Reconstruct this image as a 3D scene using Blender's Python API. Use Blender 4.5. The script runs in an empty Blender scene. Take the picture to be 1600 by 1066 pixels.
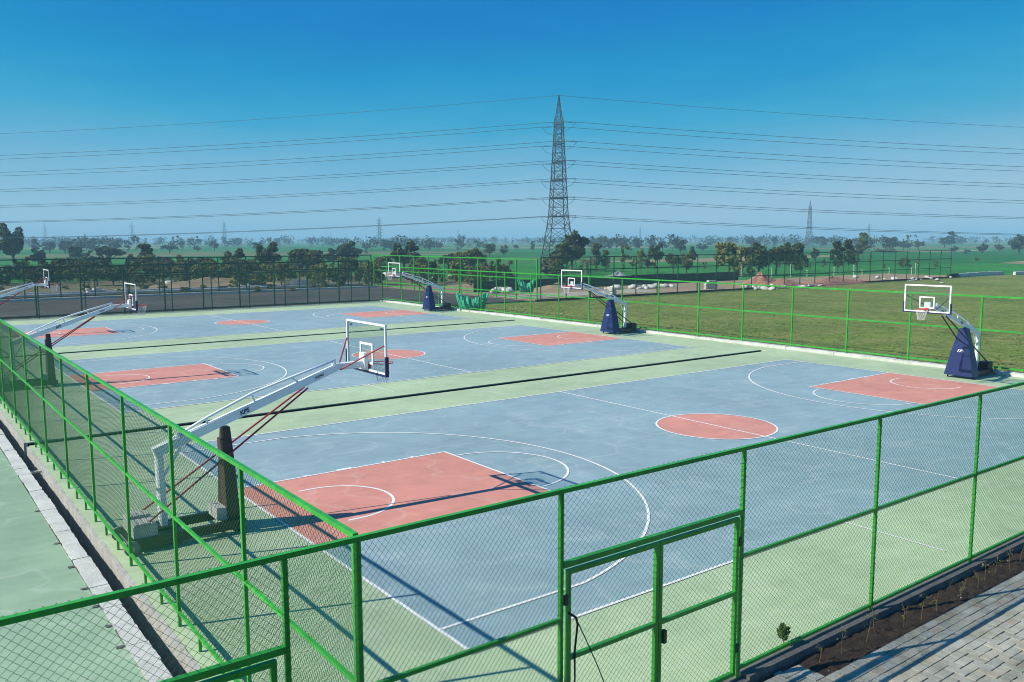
import bpy, math, random
import numpy as np
from mathutils import Vector, Matrix

random.seed(7)
rng = np.random.default_rng(11)
S = bpy.context.scene
COL = S.collection

# ------------------------------------------------------------------ camera, sky, sun, exposure
CAMP = (-6.1742, -9.1286, 5.6417)
YAW, PITCH, ROLL, FPX = 0.6447, -0.119, -0.0018, 1324.73
_f = Vector((math.sin(YAW)*math.cos(PITCH), math.cos(YAW)*math.cos(PITCH), math.sin(PITCH)))
_r = Vector((math.cos(YAW), -math.sin(YAW), 0)); _u = _r.cross(_f)
_R = math.cos(ROLL)*_r + math.sin(ROLL)*_u; _U = -math.sin(ROLL)*_r + math.cos(ROLL)*_u
cam = bpy.data.objects.new('camera', bpy.data.cameras.new('camera')); COL.objects.link(cam)
cam.matrix_world = Matrix(((_R.x, _U.x, -_f.x, CAMP[0]), (_R.y, _U.y, -_f.y, CAMP[1]), (_R.z, _U.z, -_f.z, CAMP[2]), (0, 0, 0, 1)))
cam.data.sensor_width = 36; cam.data.lens = FPX/1600*36
cam.data.clip_start = 0.1; cam.data.clip_end = 20000
S.camera = cam

SUN = Vector((-1.12, 0.38, 1.0)).normalized()           # towards the sun
EL = math.asin(SUN.z); AZ = math.atan2(SUN.x, SUN.y)
world = bpy.data.worlds.new('World'); S.world = world; world.use_nodes = True
nt = world.node_tree; nt.nodes.clear()
sky = nt.nodes.new('ShaderNodeTexSky'); sky.sky_type = 'NISHITA'; sky.sun_disc = False
sky.sun_elevation = EL; sky.sun_rotation = AZ; sky.air_density = 1.0; sky.dust_density = 0.3; sky.ozone_density = 4.0; sky.altitude = 0
bg = nt.nodes.new('ShaderNodeBackground'); bg.inputs['Strength'].default_value = 0.088
wo = nt.nodes.new('ShaderNodeOutputWorld')
# the physical sky sets where it is bright; one tone curve for the whole dome gives it the photograph's azure grade
sp_ = nt.nodes.new('ShaderNodeSeparateColor'); nt.links.new(sky.outputs[0], sp_.inputs[0])
mr_ = nt.nodes.new('ShaderNodeMath'); mr_.operation = 'MULTIPLY'; mr_.use_clamp = True; mr_.inputs[1].default_value = 1/8
tc_ = nt.nodes.new('ShaderNodeTexCoord'); mp_ = nt.nodes.new('ShaderNodeMapping'); mp_.inputs['Scale'].default_value = (1.0, 1.0, 5.0); mp_.inputs['Rotation'].default_value = (0.25, 0.1, 0.4)
nz_ = nt.nodes.new('ShaderNodeTexNoise'); nz_.inputs['Scale'].default_value = 2.6; nz_.inputs['Detail'].default_value = 7; nz_.inputs['Roughness'].default_value = 0.62
nt.links.new(tc_.outputs['Generated'], mp_.inputs['Vector']); nt.links.new(mp_.outputs[0], nz_.inputs['Vector'])
ma_ = nt.nodes.new('ShaderNodeMapRange'); ma_.inputs['From Min'].default_value = 0.35; ma_.inputs['From Max'].default_value = 0.75; ma_.inputs['To Min'].default_value = 0.96; ma_.inputs['To Max'].default_value = 1.17; nt.links.new(nz_.outputs['Fac'], ma_.inputs['Value'])
mu_ = nt.nodes.new('ShaderNodeMath'); mu_.operation = 'MULTIPLY'; nt.links.new(sp_.outputs[0], mu_.inputs[0]); nt.links.new(ma_.outputs[0], mu_.inputs[1]); nt.links.new(mu_.outputs[0], mr_.inputs[0])      # faint uneven veil of high cloud
cr_ = nt.nodes.new('ShaderNodeValToRGB'); el_ = cr_.color_ramp.elements; nt.links.new(mr_.outputs[0], cr_.inputs[0])
SKY = [(0.9, (0.0, 0.125, 0.47)), (1.57, (0.0, 0.190, 0.545)), (2.2, (0.004, 0.285, 0.585)), (2.75, (0.035, 0.370, 0.620)), (4.3, (0.225, 0.490, 0.680)), (5.4, (0.330, 0.545, 0.690)), (8.0, (0.42, 0.61, 0.73))]
while len(el_) < len(SKY): el_.new(0.5)
for i_, (r_, c_) in enumerate(SKY): el_[i_].position = r_/8; el_[i_].color = (*c_, 1)
vs_ = nt.nodes.new('ShaderNodeVectorMath'); vs_.operation = 'SCALE'; vs_.inputs['Scale'].default_value = 9.0
nt.links.new(cr_.outputs[0], vs_.inputs[0]); nt.links.new(vs_.outputs[0], bg.inputs['Color'])
nt.links.new(bg.outputs[0], wo.inputs['Surface'])
sl = bpy.data.lights.new('sun', 'SUN'); sl.energy = 4.9; sl.angle = math.radians(0.5); sl.color = (1.0, 0.94, 0.82)
so = bpy.data.objects.new('sun', sl); COL.objects.link(so)
so.rotation_euler = (-SUN).to_track_quat('-Z', 'Y').to_euler(); so.location = (-40, 20, 60)
S.view_settings.view_transform = 'Standard'; S.view_settings.look = 'None'
S.view_settings.exposure = 0.36; S.view_settings.gamma = 1.0; S.view_settings.use_curve_mapping = False
S.cycles.use_denoising = True; S.cycles.filter_width = 1.0
S.cycles.volume_bounces = 1; S.cycles.transparent_max_bounces = 16; S.cycles.max_bounces = 6

# ------------------------------------------------------------------ pixel <-> place helpers (photo pixels, 1600 wide)
_C = Vector(CAMP)
def ray(u, v): return ((u-800)/FPX)*_R + ((533-v)/FPX)*_U + _f
def ground_at(u, v, z=0.0):
    d = ray(u, v); t = (z-_C.z)/d.z; return _C + t*d
def depth(P): return (Vector(P)-_C).dot(_f)

# ------------------------------------------------------------------ object helpers
def tag(o, label=None, cat=None, group=None, kind=None):
    if label: o['label'] = label
    if cat: o['category'] = cat
    if group: o['group'] = group
    if kind: o['kind'] = kind
    return o
def empty(name, loc=(0, 0, 0), rz=0.0, label=None, cat=None, group=None):
    o = bpy.data.objects.new(name, None); COL.objects.link(o); o.location = loc; o.rotation_euler = (0, 0, rz)
    o.empty_display_size = 0.2
    return tag(o, label, cat, group)
def inst(name, me, parent=None, loc=(0, 0, 0), rot=(0, 0, 0), sc=(1, 1, 1)):
    o = bpy.data.objects.new(name, me); COL.objects.link(o)
    o.location = loc; o.rotation_euler = rot; o.scale = sc
    if parent: o.parent = parent
    return o
def copy_tree(o, parent=None):
    c = o.copy(); COL.objects.link(c)
    if parent: c.parent = parent
    for ch in list(o.children): copy_tree(ch, c)
    return c

class MB:
    def __init__(s): s.v = []; s.f = []; s.m = []; s.cm = 0
    def add(s, vs, fs):
        n = len(s.v); s.v += [tuple(v) for v in vs]; s.f += [tuple(i+n for i in f) for f in fs]; s.m += [s.cm]*len(fs); return s
    def box(s, x0, x1, y0, y1, z0, z1):
        return s.add([(x0,y0,z0),(x1,y0,z0),(x1,y1,z0),(x0,y1,z0),(x0,y0,z1),(x1,y0,z1),(x1,y1,z1),(x0,y1,z1)],
                     [(0,3,2,1),(4,5,6,7),(0,1,5,4),(1,2,6,5),(2,3,7,6),(3,0,4,7)])
    def quad(s, a, b, c, d): return s.add([a, b, c, d], [(0, 1, 2, 3)])
    def rect(s, x0, x1, y0, y1, z): return s.quad((x0,y0,z),(x1,y0,z),(x1,y1,z),(x0,y1,z))
    def beam(s, p, q, w, h=None, up=(0, 0, 1), w2=None, h2=None):
        h = h or w; w2 = w2 or w; h2 = h2 or h
        p = Vector(p); q = Vector(q); d = (q-p).normalized(); up = Vector(up)
        if abs(d.dot(up)) > 0.98: up = Vector((1, 0, 0))
        a = d.cross(up).normalized(); b = a.cross(d)
        vs = []
        for c, ww, hh in ((p, w, h), (q, w2, h2)):
            for sx, sy in ((-1,-1),(1,-1),(1,1),(-1,1)): vs.append(c + a*(sx*ww/2) + b*(sy*hh/2))
        return s.add(vs, [(3,2,1,0),(4,5,6,7),(0,1,5,4),(1,2,6,5),(2,3,7,6),(3,0,4,7)])
    def tube(s, pts, r, n=8, closed=False, caps=True):
        pts = [Vector(p) for p in pts]; N = len(pts)
        rs = r if isinstance(r, (list, tuple)) else [r]*N
        vs = []; prev = None
        for i, p in enumerate(pts):
            if closed: d = (pts[(i+1) % N]-pts[i-1]).normalized()
            else: d = (pts[min(i+1, N-1)]-pts[max(i-1, 0)]).normalized()
            if prev is None:
                up = Vector((0, 0, 1)) if abs(d.z) < 0.9 else Vector((1, 0, 0))
                a = d.cross(up).normalized()
            else:
                a = (prev-d*prev.dot(d)).normalized()
            prev = a; b = d.cross(a)
            for k in range(n):
                t = 2*math.pi*k/n; vs.append(p+(a*math.cos(t)+b*math.sin(t))*rs[i])
        fs = []
        for i in range(N if closed else N-1):
            j = (i+1) % N
            for k in range(n):
                k2 = (k+1) % n; fs.append((i*n+k, i*n+k2, j*n+k2, j*n+k))
        if caps and not closed:
            fs.append(tuple(reversed(range(n)))); fs.append(tuple((N-1)*n+k for k in range(n)))
        return s.add(vs, fs)
    def disc_prism(s, c, axis, r, h, n=20):
        c = Vector(c); ax = Vector(axis).normalized()
        return s.tube([c-ax*h/2, c+ax*h/2], r, n)
    def mesh(s, name, *mats, smooth=False):
        me = bpy.data.meshes.new(name); me.from_pydata(s.v, [], s.f); 
        for m in mats: me.materials.append(m)
        if any(s.m): me.polygons.foreach_set('material_index', s.m)
        if smooth: me.polygons.foreach_set('use_smooth', [True]*len(me.polygons))
        me.update(); return me
    def build(s, name, mat, parent=None, loc=(0, 0, 0), smooth=False):
        return inst(name, s.mesh(name, mat, smooth=smooth), parent, loc)

def np_mesh(name, V, F, mat, smooth=False):
    """V (n,3), F (m,k) arrays"""
    me = bpy.data.meshes.new(name); n = len(V); m, k = F.shape
    me.vertices.add(n); me.vertices.foreach_set('co', np.asarray(V, np.float32).ravel())
    me.loops.add(m*k); me.loops.foreach_set('vertex_index', F.astype(np.int32).ravel())
    me.polygons.add(m); me.polygons.foreach_set('loop_start', np.arange(0, m*k, k, dtype=np.int32))
    me.polygons.foreach_set('loop_total', np.full(m, k, np.int32))
    if smooth: me.polygons.foreach_set('use_smooth', np.ones(m, bool))
    if mat: me.materials.append(mat)
    me.update(calc_edges=True); me.validate(); return me

# ------------------------------------------------------------------ materials
def nd(nt, t, **kw):
    n = nt.nodes.new(t)
    for k, v in kw.items():
        if k.startswith('_'): n.inputs[k[1:]].default_value = v
        else: setattr(n, k, v)
    return n
def base_mat(name, rough=0.7, metal=0.0, spec=0.5):
    m = bpy.data.materials.new(name); m.use_nodes = True; t = m.node_tree; b = t.nodes['Principled BSDF']
    b.inputs['Roughness'].default_value = rough; b.inputs['Metallic'].default_value = metal
    b.inputs['Specular IOR Level'].default_value = spec
    return m, t, b
def pos_vec(t, obj=False, scale=(1, 1, 1)):
    src = nd(t, 'ShaderNodeTexCoord').outputs['Object'] if obj else nd(t, 'ShaderNodeNewGeometry').outputs['Position']
    mp = nd(t, 'ShaderNodeMapping'); mp.inputs['Scale'].default_value = scale
    t.links.new(src, mp.inputs['Vector']); return mp.outputs[0]
def noise(t, vec, scale, detail=4, rough=0.6):
    n = nd(t, 'ShaderNodeTexNoise', _Scale=scale, _Detail=detail, _Roughness=rough); t.links.new(vec, n.inputs['Vector']); return n.outputs['Fac']
def ramp(t, fac, stops):
    r = nd(t, 'ShaderNodeValToRGB'); e = r.color_ramp.elements
    while len(e) < len(stops): e.new(0.5)
    for i, (p, c) in enumerate(stops): e[i].position = p; e[i].color = (*c, 1)
    t.links.new(fac, r.inputs[0]); return r.outputs[0]
def mixc(t, fac, a, b, mode='MIX'):
    m = nd(t, 'ShaderNodeMix', data_type='RGBA', blend_type=mode)
    for sk, v in ((m.inputs[0], fac), (m.inputs[6], a), (m.inputs[7], b)):
        if hasattr(v, 'links') or hasattr(v, 'is_linked'): t.links.new(v, sk)
        elif isinstance(v, (int, float)): sk.default_value = v
        else: sk.default_value = (*v, 1)
    return m.outputs[2]
def bump(t, b, h, strength=0.3, dist=0.02):
    n = nd(t, 'ShaderNodeBump', _Strength=strength, _Distance=dist); t.links.new(h, n.inputs['Height']); t.links.new(n.outputs[0], b.inputs['Normal'])

def simple(name, c, rough=0.6, var=0.15, scale=6.0, metal=0.0, spec=0.5, bmp=0.0, obj=True, c2=None, rnd=0.0):
    m, t, b = base_mat(name, rough, metal, spec)
    v = pos_vec(t, obj); f = noise(t, v, scale)
    lo = tuple(x*(1-var) for x in c); hi = c2 or tuple(min(1, x*(1+var)) for x in c)
    out = ramp(t, f, [(0.3, lo), (0.7, hi)])
    if rnd:
        oi = nd(t, 'ShaderNodeObjectInfo')
        r = ramp(t, oi.outputs['Random'], [(0, (1-rnd,)*3), (1, (1+rnd*0.5,)*3)])
        out = mixc(t, 1.0, out, r, 'MULTIPLY')
    t.links.new(out, b.inputs['Base Color'])
    if bmp: bump(t, b, noise(t, v, scale*6, 5), bmp, 0.01)
    return m

def acrylic(name, c, stain=0.14, rough=0.62):
    """painted acrylic sports surface: fine grit, squeegee streaks, dusty scuffs"""
    m, t, b = base_mat(name, rough, 0, 0.35)
    v = pos_vec(t)
    big = noise(t, v, 0.16, 5, 0.62); mid = noise(t, v, 1.1, 6, 0.7); fine = noise(t, v, 55, 3, 0.7)
    stv = pos_vec(t, scale=(0.35, 5.0, 1)); st = noise(t, stv, 0.9, 4, 0.6)
    lo = tuple(x*(1-stain) for x in c); hi = tuple(min(1, x*(1+stain)) for x in c)
    c1 = ramp(t, big, [(0.32, lo), (0.68, hi)])
    c2 = mixc(t, 1.0, c1, ramp(t, mid, [(0.28, (0.84,)*3), (0.5, (0.98,)*3), (0.78, (1.10, 1.08, 1.04))]), 'MULTIPLY')
    c3 = mixc(t, 1.0, c2, ramp(t, st, [(0.35, (0.955,)*3), (0.65, (1.03,)*3)]), 'MULTIPLY')
    c4 = mixc(t, 1.0, c3, ramp(t, fine, [(0.3, (0.94,)*3), (0.7, (1.05,)*3)]), 'MULTIPLY')
    dust = ramp(t, noise(t, v, 0.55, 8, 0.75), [(0.60, (0, 0, 0)), (0.78, (1, 1, 1))])
    c5 = mixc(t, mixc(t, 0.34, (0, 0, 0), dust), c4, (0.58, 0.56, 0.49))
    rings = ramp(t, noise(t, v, 0.42, 3, 0.5), [(0.465, (0, 0, 0)), (0.478, (1, 1, 1)), (0.486, (1, 1, 1)), (0.50, (0, 0, 0))])     # dried puddle rims
    c5 = mixc(t, mixc(t, 0.10, (0, 0, 0), rings), c5, (0.72, 0.71, 0.66))
    sc = ramp(t, noise(t, pos_vec(t, scale=(3.0, 9.0, 1)), 2.2, 5, 0.8), [(0.70, (0, 0, 0)), (0.80, (1, 1, 1))])                  # shoe scuffs
    c5 = mixc(t, mixc(t, 0.22, (0, 0, 0), sc), c5, (0.10, 0.11, 0.12))
    t.links.new(c5, b.inputs['Base Color'])
    bump(t, b, fine, 0.12, 0.004)
    return m

M = {}
M['apron'] = acrylic('green_acrylic', (0.385, 0.490, 0.295), 0.13)
M['apron2'] = acrylic('worn_green_acrylic', (0.255, 0.375, 0.250), 0.16)
M['play'] = acrylic('blue_grey_acrylic', (0.252, 0.362, 0.388), 0.10)
M['key'] = acrylic('brick_pink_acrylic', (0.59, 0.255, 0.190), 0.09)
def line_mat():
    m, t, b = base_mat('white_line_paint', 0.65, 0, 0.3); v = pos_vec(t)
    c = mixc(t, ramp(t, noise(t, v, 14, 6, 0.75), [(0.56, (0, 0, 0)), (0.70, (0.75,)*3)]), (0.79, 0.79, 0.77), (0.40, 0.42, 0.42))
    c = mixc(t, 1.0, c, ramp(t, noise(t, v, 0.8, 4, 0.6), [(0.3, (0.86,)*3), (0.7, (1.03,)*3)]), 'MULTIPLY')
    t.links.new(c, b.inputs['Base Color']); return m
M['line'] = line_mat()
def green_mat():
    m, t, b = base_mat('green_enamel', 0.38, 0, 0.5); v = pos_vec(t)
    c = ramp(t, noise(t, v, 1.3, 5, 0.65), [(0.3, (0.026, 0.30, 0.026)), (0.7, (0.046, 0.40, 0.036))])
    c = mixc(t, 1.0, c, ramp(t, noise(t, pos_vec(t, scale=(1, 1, 0.15)), 9, 5, 0.7), [(0.3, (0.72,)*3), (0.6, (1.05,)*3)]), 'MULTIPLY')
    c = mixc(t, ramp(t, noise(t, v, 24, 5, 0.75), [(0.665, (0, 0, 0)), (0.70, (0.8,)*3)]), c, (0.10, 0.055, 0.025))
    c = mixc(t, ramp(t, noise(t, v, 4, 6, 0.7), [(0.58, (0, 0, 0)), (0.75, (0.3,)*3)]), c, (0.35, 0.36, 0.26))
    t.links.new(c, b.inputs['Base Color']); return m
M['green'] = green_mat()
M['wire'] = simple('green_coated_wire', (0.014, 0.165, 0.046), 0.5, 0.1, 5)
M['dkgreen'] = simple('dark_shaded_green_enamel', (0.006, 0.055, 0.024), 0.5, 0.1, 3)  # dark green; on the tall tarmac fence it holds the backlit shade
M['gwhite'] = simple('white_enamel', (0.80, 0.83, 0.85), 0.35, 0.05, 4)
M['bwhite'] = simple('board_white', (0.80, 0.80, 0.80), 0.4, 0.03, 4)
M['maroon'] = simple('maroon_enamel', (0.27, 0.02, 0.028), 0.42, 0.15, 5)
M['brown'] = simple('dark_brown_pad', (0.055, 0.026, 0.022), 0.6, 0.2, 5)
M['black'] = simple('black_enamel', (0.014, 0.014, 0.016), 0.45, 0.2, 5)
M['blue'] = simple('blue_vinyl', (0.003, 0.015, 0.10), 0.42, 0.12, 3, bmp=0.08)
M['navy'] = simple('navy_padding', (0.008, 0.014, 0.075), 0.5, 0.1, 3)
M['orange'] = simple('rim_red', (0.58, 0.035, 0.02), 0.4, 0.1, 4)
M['net'] = simple('net_white', (0.75, 0.75, 0.74), 0.8, 0.05, 10)
M['steel'] = simple('galvanised_steel', (0.42, 0.44, 0.45), 0.5, 0.15, 3, metal=0.4)
M['crate'] = simple('pale_counterweight', (0.42, 0.43, 0.41), 0.7, 0.2, 5)
M['rubber'] = simple('black_rubber', (0.02, 0.02, 0.02), 0.8, 0.2, 6)
M['tyregrey'] = simple('grey_wheel', (0.19, 0.22, 0.21), 0.6, 0.2, 6)
M['pylon'] = simple('pylon_steel', (0.075, 0.095, 0.105), 0.6, 0.15, 1, metal=0.2)
M['cable'] = simple('aluminium_cable', (0.06, 0.10, 0.12), 0.6, 0.1, 1)
M['lawnsoil'] = None

def glass():
    m = bpy.data.materials.new('acrylic_glass'); m.use_nodes = True; t = m.node_tree; t.nodes.clear()
    tr = nd(t, 'ShaderNodeBsdfTransparent'); tr.inputs[0].default_value = (0.90, 0.93, 0.93, 1)
    gl = nd(t, 'ShaderNodeBsdfGlossy'); gl.inputs['Roughness'].default_value = 0.03
    fr = nd(t, 'ShaderNodeValue'); fr.outputs[0].default_value = 0.05; mx = nd(t, 'ShaderNodeMixShader'); o = nd(t, 'ShaderNodeOutputMaterial')
    t.links.new(fr.outputs[0], mx.inputs[0]); t.links.new(tr.outputs[0], mx.inputs[1]); t.links.new(gl.outputs[0], mx.inputs[2]); t.links.new(mx.outputs[0], o.inputs[0])
    return m
M['glass'] = glass()

def concrete(name, c, var=0.3, scale=2.2, bmp=0.6):
    m, t, b = base_mat(name, 0.9, 0, 0.2); v = pos_vec(t)
    a = noise(t, v, scale, 8, 0.72); f = noise(t, v, 28, 6, 0.75)
    c1 = ramp(t, a, [(0.25, tuple(x*(1-var) for x in c)), (0.5, c), (0.75, tuple(min(1, x*(1+var)) for x in c))])
    c2 = mixc(t, 1.0, c1, ramp(t, f, [(0.3, (0.72,)*3), (0.65, (1.1,)*3)]), 'MULTIPLY')
    t.links.new(c2, b.inputs['Base Color']); bump(t, b, f, bmp, 0.03); return m
M['conc'] = concrete('rough_concrete', (0.42, 0.42, 0.39))
M['concw'] = concrete('whitewashed_concrete', (0.56, 0.57, 0.53), 0.28, 1.4)
M['kconc'] = concrete('shade_darkened_concrete', (0.15, 0.15, 0.135))  # concrete darkened to carry the shade on the front kerb's unlit face
M['kerb'] = concrete('pale_kerb', (0.58, 0.57, 0.52), 0.2, 1.0)
M['soil'] = concrete('dark_soil', (0.062, 0.045, 0.031), 0.5, 7.0, 1.0)
M['ditch'] = concrete('shade_black_ditch', (0.012, 0.013, 0.013), 0.4, 5.0)  # near-black colour stands in for the deep shade inside the drains
def asphalt_mat():
    m, t, b = base_mat('asphalt', 0.95, 0, 0.1); v = pos_vec(t)
    c = ramp(t, noise(t, v, 0.12, 6, 0.65), [(0.3, (0.046, 0.048, 0.045)), (0.7, (0.082, 0.082, 0.074))])
    c = mixc(t, 1.0, c, ramp(t, noise(t, pos_vec(t, scale=(0.10, 1.0, 1)), 0.9, 5, 0.7), [(0.3, (0.70,)*3), (0.7, (1.30, 1.27, 1.2))]), 'MULTIPLY')
    c = mixc(t, ramp(t, noise(t, v, 0.5, 8, 0.75), [(0.56, (0, 0, 0)), (0.72, (0.55,)*3)]), c, (0.17, 0.155, 0.125))
    t.links.new(c, b.inputs['Base Color']); return m
M['asphalt'] = asphalt_mat()
M['scrub'] = concrete('dry_scrub_ground', (0.135, 0.115, 0.058), 0.45, 0.35, 0.6)
M['dirt'] = concrete('tan_earth', (0.30, 0.22, 0.14), 0.3, 0.22, 0.5)
M['sand'] = concrete('red_earth', (0.34, 0.17, 0.12), 0.25, 0.5, 0.6)
M['gravel'] = concrete('grey_gravel', (0.24, 0.26, 0.26), 0.25, 1.0, 0.9)
M['stone'] = concrete('pale_rubble', (0.55, 0.54, 0.50), 0.25, 0.8, 0.6)
M['shadenet'] = simple('green_shade_net', (0.03, 0.36, 0.20), 0.7, 0.2, 2.5, bmp=0.3)
M['path'] = concrete('dusty_path', (0.38, 0.34, 0.27), 0.22, 0.4, 0.4)
M['blackwall'] = concrete('dark_sheeting', (0.03, 0.035, 0.035), 0.3, 0.6)
M['twig'] = simple('dry_twig', (0.17, 0.13, 0.07), 0.9, 0.3, 20)
M['bark'] = concrete('bark', (0.11, 0.085, 0.06), 0.3, 6.0)

def paver_mat():
    m, t, b = base_mat('concrete_paver', 0.85, 0, 0.25); v = pos_vec(t)
    g = nd(t, 'ShaderNodeObjectInfo')
    r = ramp(t, g.outputs['Random'], [(0.0, (0.30, 0.31, 0.265)), (0.3, (0.37, 0.365, 0.30)), (0.6, (0.33, 0.345, 0.305)), (0.85, (0.41, 0.39, 0.315)), (1.0, (0.33, 0.295, 0.235))])
    f = noise(t, v, 60, 5, 0.75); a = noise(t, v, 2.0, 6, 0.7)
    c = mixc(t, 1.0, r, ramp(t, f, [(0.3, (0.8,)*3), (0.7, (1.1,)*3)]), 'MULTIPLY')
    c = mixc(t, 1.0, c, ramp(t, a, [(0.33, (0.58, 0.60, 0.54)), (0.62, (1.08,)*3)]), 'MULTIPLY')
    c = mixc(t, ramp(t, noise(t, v, 11, 7, 0.8), [(0.60, (0, 0, 0)), (0.70, (0.7,)*3)]), c, (0.10, 0.085, 0.06))
    t.links.new(c, b.inputs['Base Color']); bump(t, b, f, 0.6, 0.008); return m
M['paver'] = paver_mat()

def foliage(name, c, c2, rnd=0.35):
    m, t, b = base_mat(name, 0.75, 0, 0.2)
    v = pos_vec(t, True); f = noise(t, v, 9, 3)
    gi = nd(t, 'ShaderNodeNewGeometry'); ri = gi.outputs['Random Per Island']
    c1 = mixc(t, ramp(t, ri, [(0, (0, 0, 0)), (1, (1, 1, 1))]), c, c2)
    c1 = mixc(t, 1.0, c1, ramp(t, f, [(0.3, (0.7,)*3), (0.7, (1.2,)*3)]), 'MULTIPLY')
    oi = nd(t, 'ShaderNodeObjectInfo')
    c1 = mixc(t, 1.0, c1, ramp(t, oi.outputs['Random'], [(0, (1-rnd, 1-rnd*0.8, 1-rnd)), (1, (1.1, 1.1, 1.0))]), 'MULTIPLY')
    t.links.new(c1, b.inputs['Base Color']); return m
M['leaf_dark'] = foliage('dark_foliage', (0.032, 0.052, 0.016), (0.100, 0.130, 0.038))
M['leaf_mid'] = foliage('olive_foliage', (0.085, 0.105, 0.028), (0.21, 0.215, 0.060))
M['leaf_yel'] = foliage('yellow_green_foliage', (0.11, 0.135, 0.03), (0.26, 0.25, 0.06))
M['leaf_grey'] = foliage('grey_green_foliage', (0.085, 0.095, 0.06), (0.20, 0.20, 0.12))
M['leaf_far'] = foliage('far_foliage', (0.028, 0.045, 0.022), (0.05, 0.07, 0.03))

# fields to the horizon
def field_mat():
    m, t, b = base_mat('farm_fields', 0.95, 0, 0.1)
    v = pos_vec(t, scale=(1/210, 1/60, 1))
    vo = nd(t, 'ShaderNodeTexVoronoi', _Scale=1.0, _Randomness=0.85); t.links.new(v, vo.inputs['Vector'])
    sep = nd(t, 'ShaderNodeSeparateColor'); t.links.new(vo.outputs['Color'], sep.inputs[0])
    c = ramp(t, sep.outputs[0], [(0.0, (0.016, 0.130, 0.022)), (0.34, (0.028, 0.175, 0.030)), (0.58, (0.055, 0.155, 0.040)), (0.74, (0.12, 0.15, 0.06)), (0.88, (0.24, 0.20, 0.12))])
    r = c.node; r.color_ramp.interpolation = 'CONSTANT'
    w = pos_vec(t); f = noise(t, w, 0.05, 6, 0.65); g = noise(t, w, 1.5, 5, 0.7)
    c = mixc(t, 1.0, c, ramp(t, f, [(0.3, (0.75,)*3), (0.7, (1.25, 1.2, 1.1))]), 'MULTIPLY')
    c = mixc(t, 1.0, c, ramp(t, g, [(0.3, (0.75,)*3), (0.7, (1.2,)*3)]), 'MULTIPLY')
    t.links.new(c, b.inputs['Base Color']); return m
M['field'] = field_mat()
def lawn_mat():
    m, t, b = base_mat('patchy_lawn', 0.95, 0, 0.1)
    v = pos_vec(t); st = pos_vec(t, scale=(1.0, 0.35, 1))
    a = noise(t, v, 0.10, 6, 0.65); f = noise(t, v, 1.6, 6, 0.75); s = noise(t, st, 0.8, 5, 0.7)
    c = ramp(t, a, [(0.3, (0.080, 0.130, 0.024)), (0.7, (0.175, 0.235, 0.050))])
    c = mixc(t, ramp(t, s, [(0.48, (0, 0, 0)), (0.70, (1, 1, 1))]), c, (0.21, 0.215, 0.085))
    c = mixc(t, 1.0, c, ramp(t, f, [(0.28, (0.55, 0.58, 0.5)), (0.5, (0.95,)*3), (0.72, (1.35, 1.3, 1.1))]), 'MULTIPLY')
    pt = ramp(t, noise(t, v, 0.35, 7, 0.7), [(0.50, (0, 0, 0)), (0.68, (1, 1, 1))])
    c = mixc(t, mixc(t, 0.55, (0, 0, 0), pt), c, (0.24, 0.215, 0.085))
    bs = ramp(t, noise(t, v, 0.75, 8, 0.75), [(0.64, (0, 0, 0)), (0.74, (1, 1, 1))])
    c = mixc(t, mixc(t, 0.6, (0, 0, 0), bs), c, (0.20, 0.15, 0.09))
    t.links.new(c, b.inputs['Base Color']); bump(t, b, f, 0.4, 0.05); return m
M['lawn'] = lawn_mat()

# ------------------------------------------------------------------ ground, slabs, painted courts
XL, XR, YF, YB = -2.94, 31.4, -2.60, 60.8      # fence lines round the three courts
W_, KW, KL, L_ = 14.76, 2.30, 5.73, 28.0
YC = [0.0, 20.5, 41.35]

g = MB()                                        # one sheet to the horizon, open only where the drain is cut
xs = [-5000, -3.74, 31.05, 5000]; ys = [-5000, -2.60, 61.0, 5000]
for i in range(3):
    for j in range(3):
        if i == 1 and j == 1: continue
        g.rect(xs[i], xs[i+1], ys[j], ys[j+1], -0.10)
tag(g.build('ground', M['field']), kind='structure')

slab_y = [(-2.55, 17.26), (17.70, 38.12), (38.66, 61.02)]
for k, (a, b) in enumerate(slab_y):
    m = MB(); m.box(-3.06, 31.10, a, b, -0.95, 0.0)
    if k < 2: m.box(30.0, 31.09, b, slab_y[k+1][0], -0.94, -0.002)
    tag(m.build('court_slab', M['apron']), kind='structure')

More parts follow.
